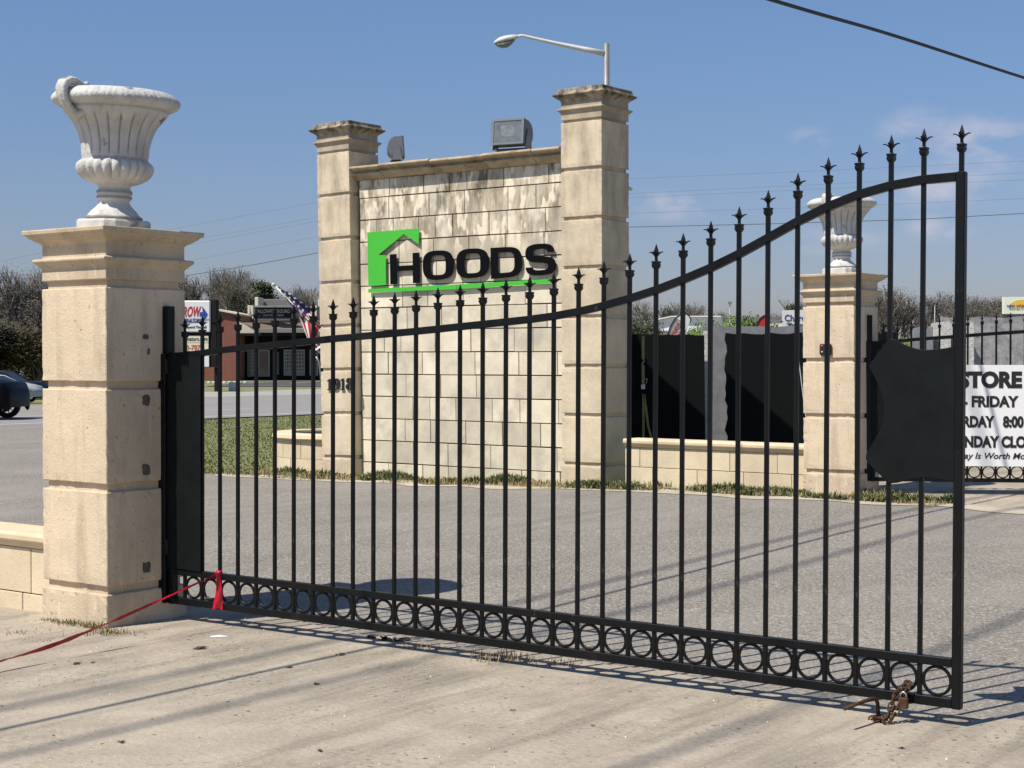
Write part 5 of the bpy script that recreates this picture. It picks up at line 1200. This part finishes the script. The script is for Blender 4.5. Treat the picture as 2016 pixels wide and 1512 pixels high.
P2 = [(x + rg_.gauss(0, .02), y + rg_.gauss(0, .02), k) for x, y, k in P]; blades('pillar_foot_dry_weeds', P2, drym, hmin=.02, hmax=.06, wd=.0022)
# loose gravel and bits on the concrete
mb = MB()
for _ in range(1500):
    u = rg_.uniform(-9, 4); v = rg_.uniform(3.5, 6.8); x, y = uv2xy(u, v); s_ = rg_.choice([.0025, .0035, .0035, .005, .007])*rg_.uniform(.7, 1.3)
    mb.add([(x + s_*rg_.uniform(.6, 1), y, .001), (x, y + s_*rg_.uniform(.6, 1), .001), (x - s_*rg_.uniform(.6, 1), y, .001), (x, y - s_*rg_.uniform(.6, 1), .001), (x, y, .001 + s_*.9)], [(0, 1, 4), (1, 2, 4), (2, 3, 4), (3, 0, 4)])
tag(mb.build('loose_gravel', stonebit, fixn=False), kind='stuff')
litter = mat('dark_litter', (0.075, 0.05, 0.032), 0.95, island=.6)
mb = MB(); spots_ = [(-1.72, 8.72, .035), (-2.27, 8.3, .02), (-2.2, 8.33, .014), (-.96, 7.78, .015), (-1.15, 8.2, .018), (-.92, 8.55, .02), (.0, 7.2, .012), (.35, 6.9, .01), (-.78, 6.45, .015), (-1.62, 6.6, .016), (-.7, 9.02, .05), (-.62, 8.98, .05), (-.8, 9.08, .04), (1.05, 7.55, .02), (1.6, 6.5, .012)]
for (cx, cy, s_) in spots_:
    for k in range(7):
        x = cx + rg_.gauss(0, s_*.5); y = cy + rg_.gauss(0, s_*.4); a = rg_.uniform(0, 3.1); l = s_*rg_.uniform(.5, 1); w_ = l*.35; dx, dy = math.cos(a)*l, math.sin(a)*l
        mb.add([(x - dx, y - dy, .003), (x - dy*.4, y + dx*.4, .004 + s_*.25), (x + dx, y + dy, .003 + s_*.3), (x + dy*.4, y - dx*.4, .004)], [(0, 1, 2, 3)])
for _ in range(420):
    u = rg_.uniform(-8, 3); v = rg_.uniform(3.8, 6.8); x, y = uv2xy(u, v)
    if noise.noise(Vector((x*.9, y*1.4, 4))) < -.05: continue
    a = rg_.gauss(0.1, .5); l = rg_.uniform(.004, .016); dx, dy = math.cos(a)*l, math.sin(a)*l; mb.add([(x-dx, y-dy, .002), (x-dy*.2, y+dx*.2, .004), (x+dx, y+dy, .003), (x+dy*.2, y-dx*.2, .002)], [(0, 1, 2, 3)])
tag(mb.build('leaf_litter', litter, fixn=False), kind='stuff')
wf = MB().tube([(.0, .0, .004), (.05, .01, .006), (.10, .0, .003)], [.012, .02, .008], 6).build('paper_scrap', white); wf.location = (-1.73, 9.12, 0.0); wf.scale = (1, 1.6, .3); tag(wf, 'crumpled white paper scrap lying beside the near pillar shadow', 'litter')

ORD = ['leftmost', 'second', 'third', 'fourth', 'fifth', 'sixth', 'seventh', 'eighth', 'ninth', 'tenth', 'eleventh', 'twelfth', 'thirteenth', 'fourteenth', 'fifteenth', 'sixteenth', 'seventeenth', 'eighteenth', 'nineteenth', 'twentieth', 'twenty-first', 'twenty-second', 'twenty-third', 'twenty-fourth', 'twenty-fifth', 'twenty-sixth', 'twenty-seventh', 'twenty-eighth', 'twenty-ninth', 'thirtieth', 'thirty-first']
rows = {}
for o in C.objects:
    if o.parent is None and o.get('group') and o.get('category') in ('tree', 'shrub'): rows.setdefault(o['group'], []).append(o)
for g_, os_ in rows.items():
    os_.sort(key=lambda o: o.location.x / o.location.y)
    for i, o in enumerate(os_): o['label'] = o['label'] + ', ' + (ORD[0] if i == 0 else ORD[i] + ' from the left')
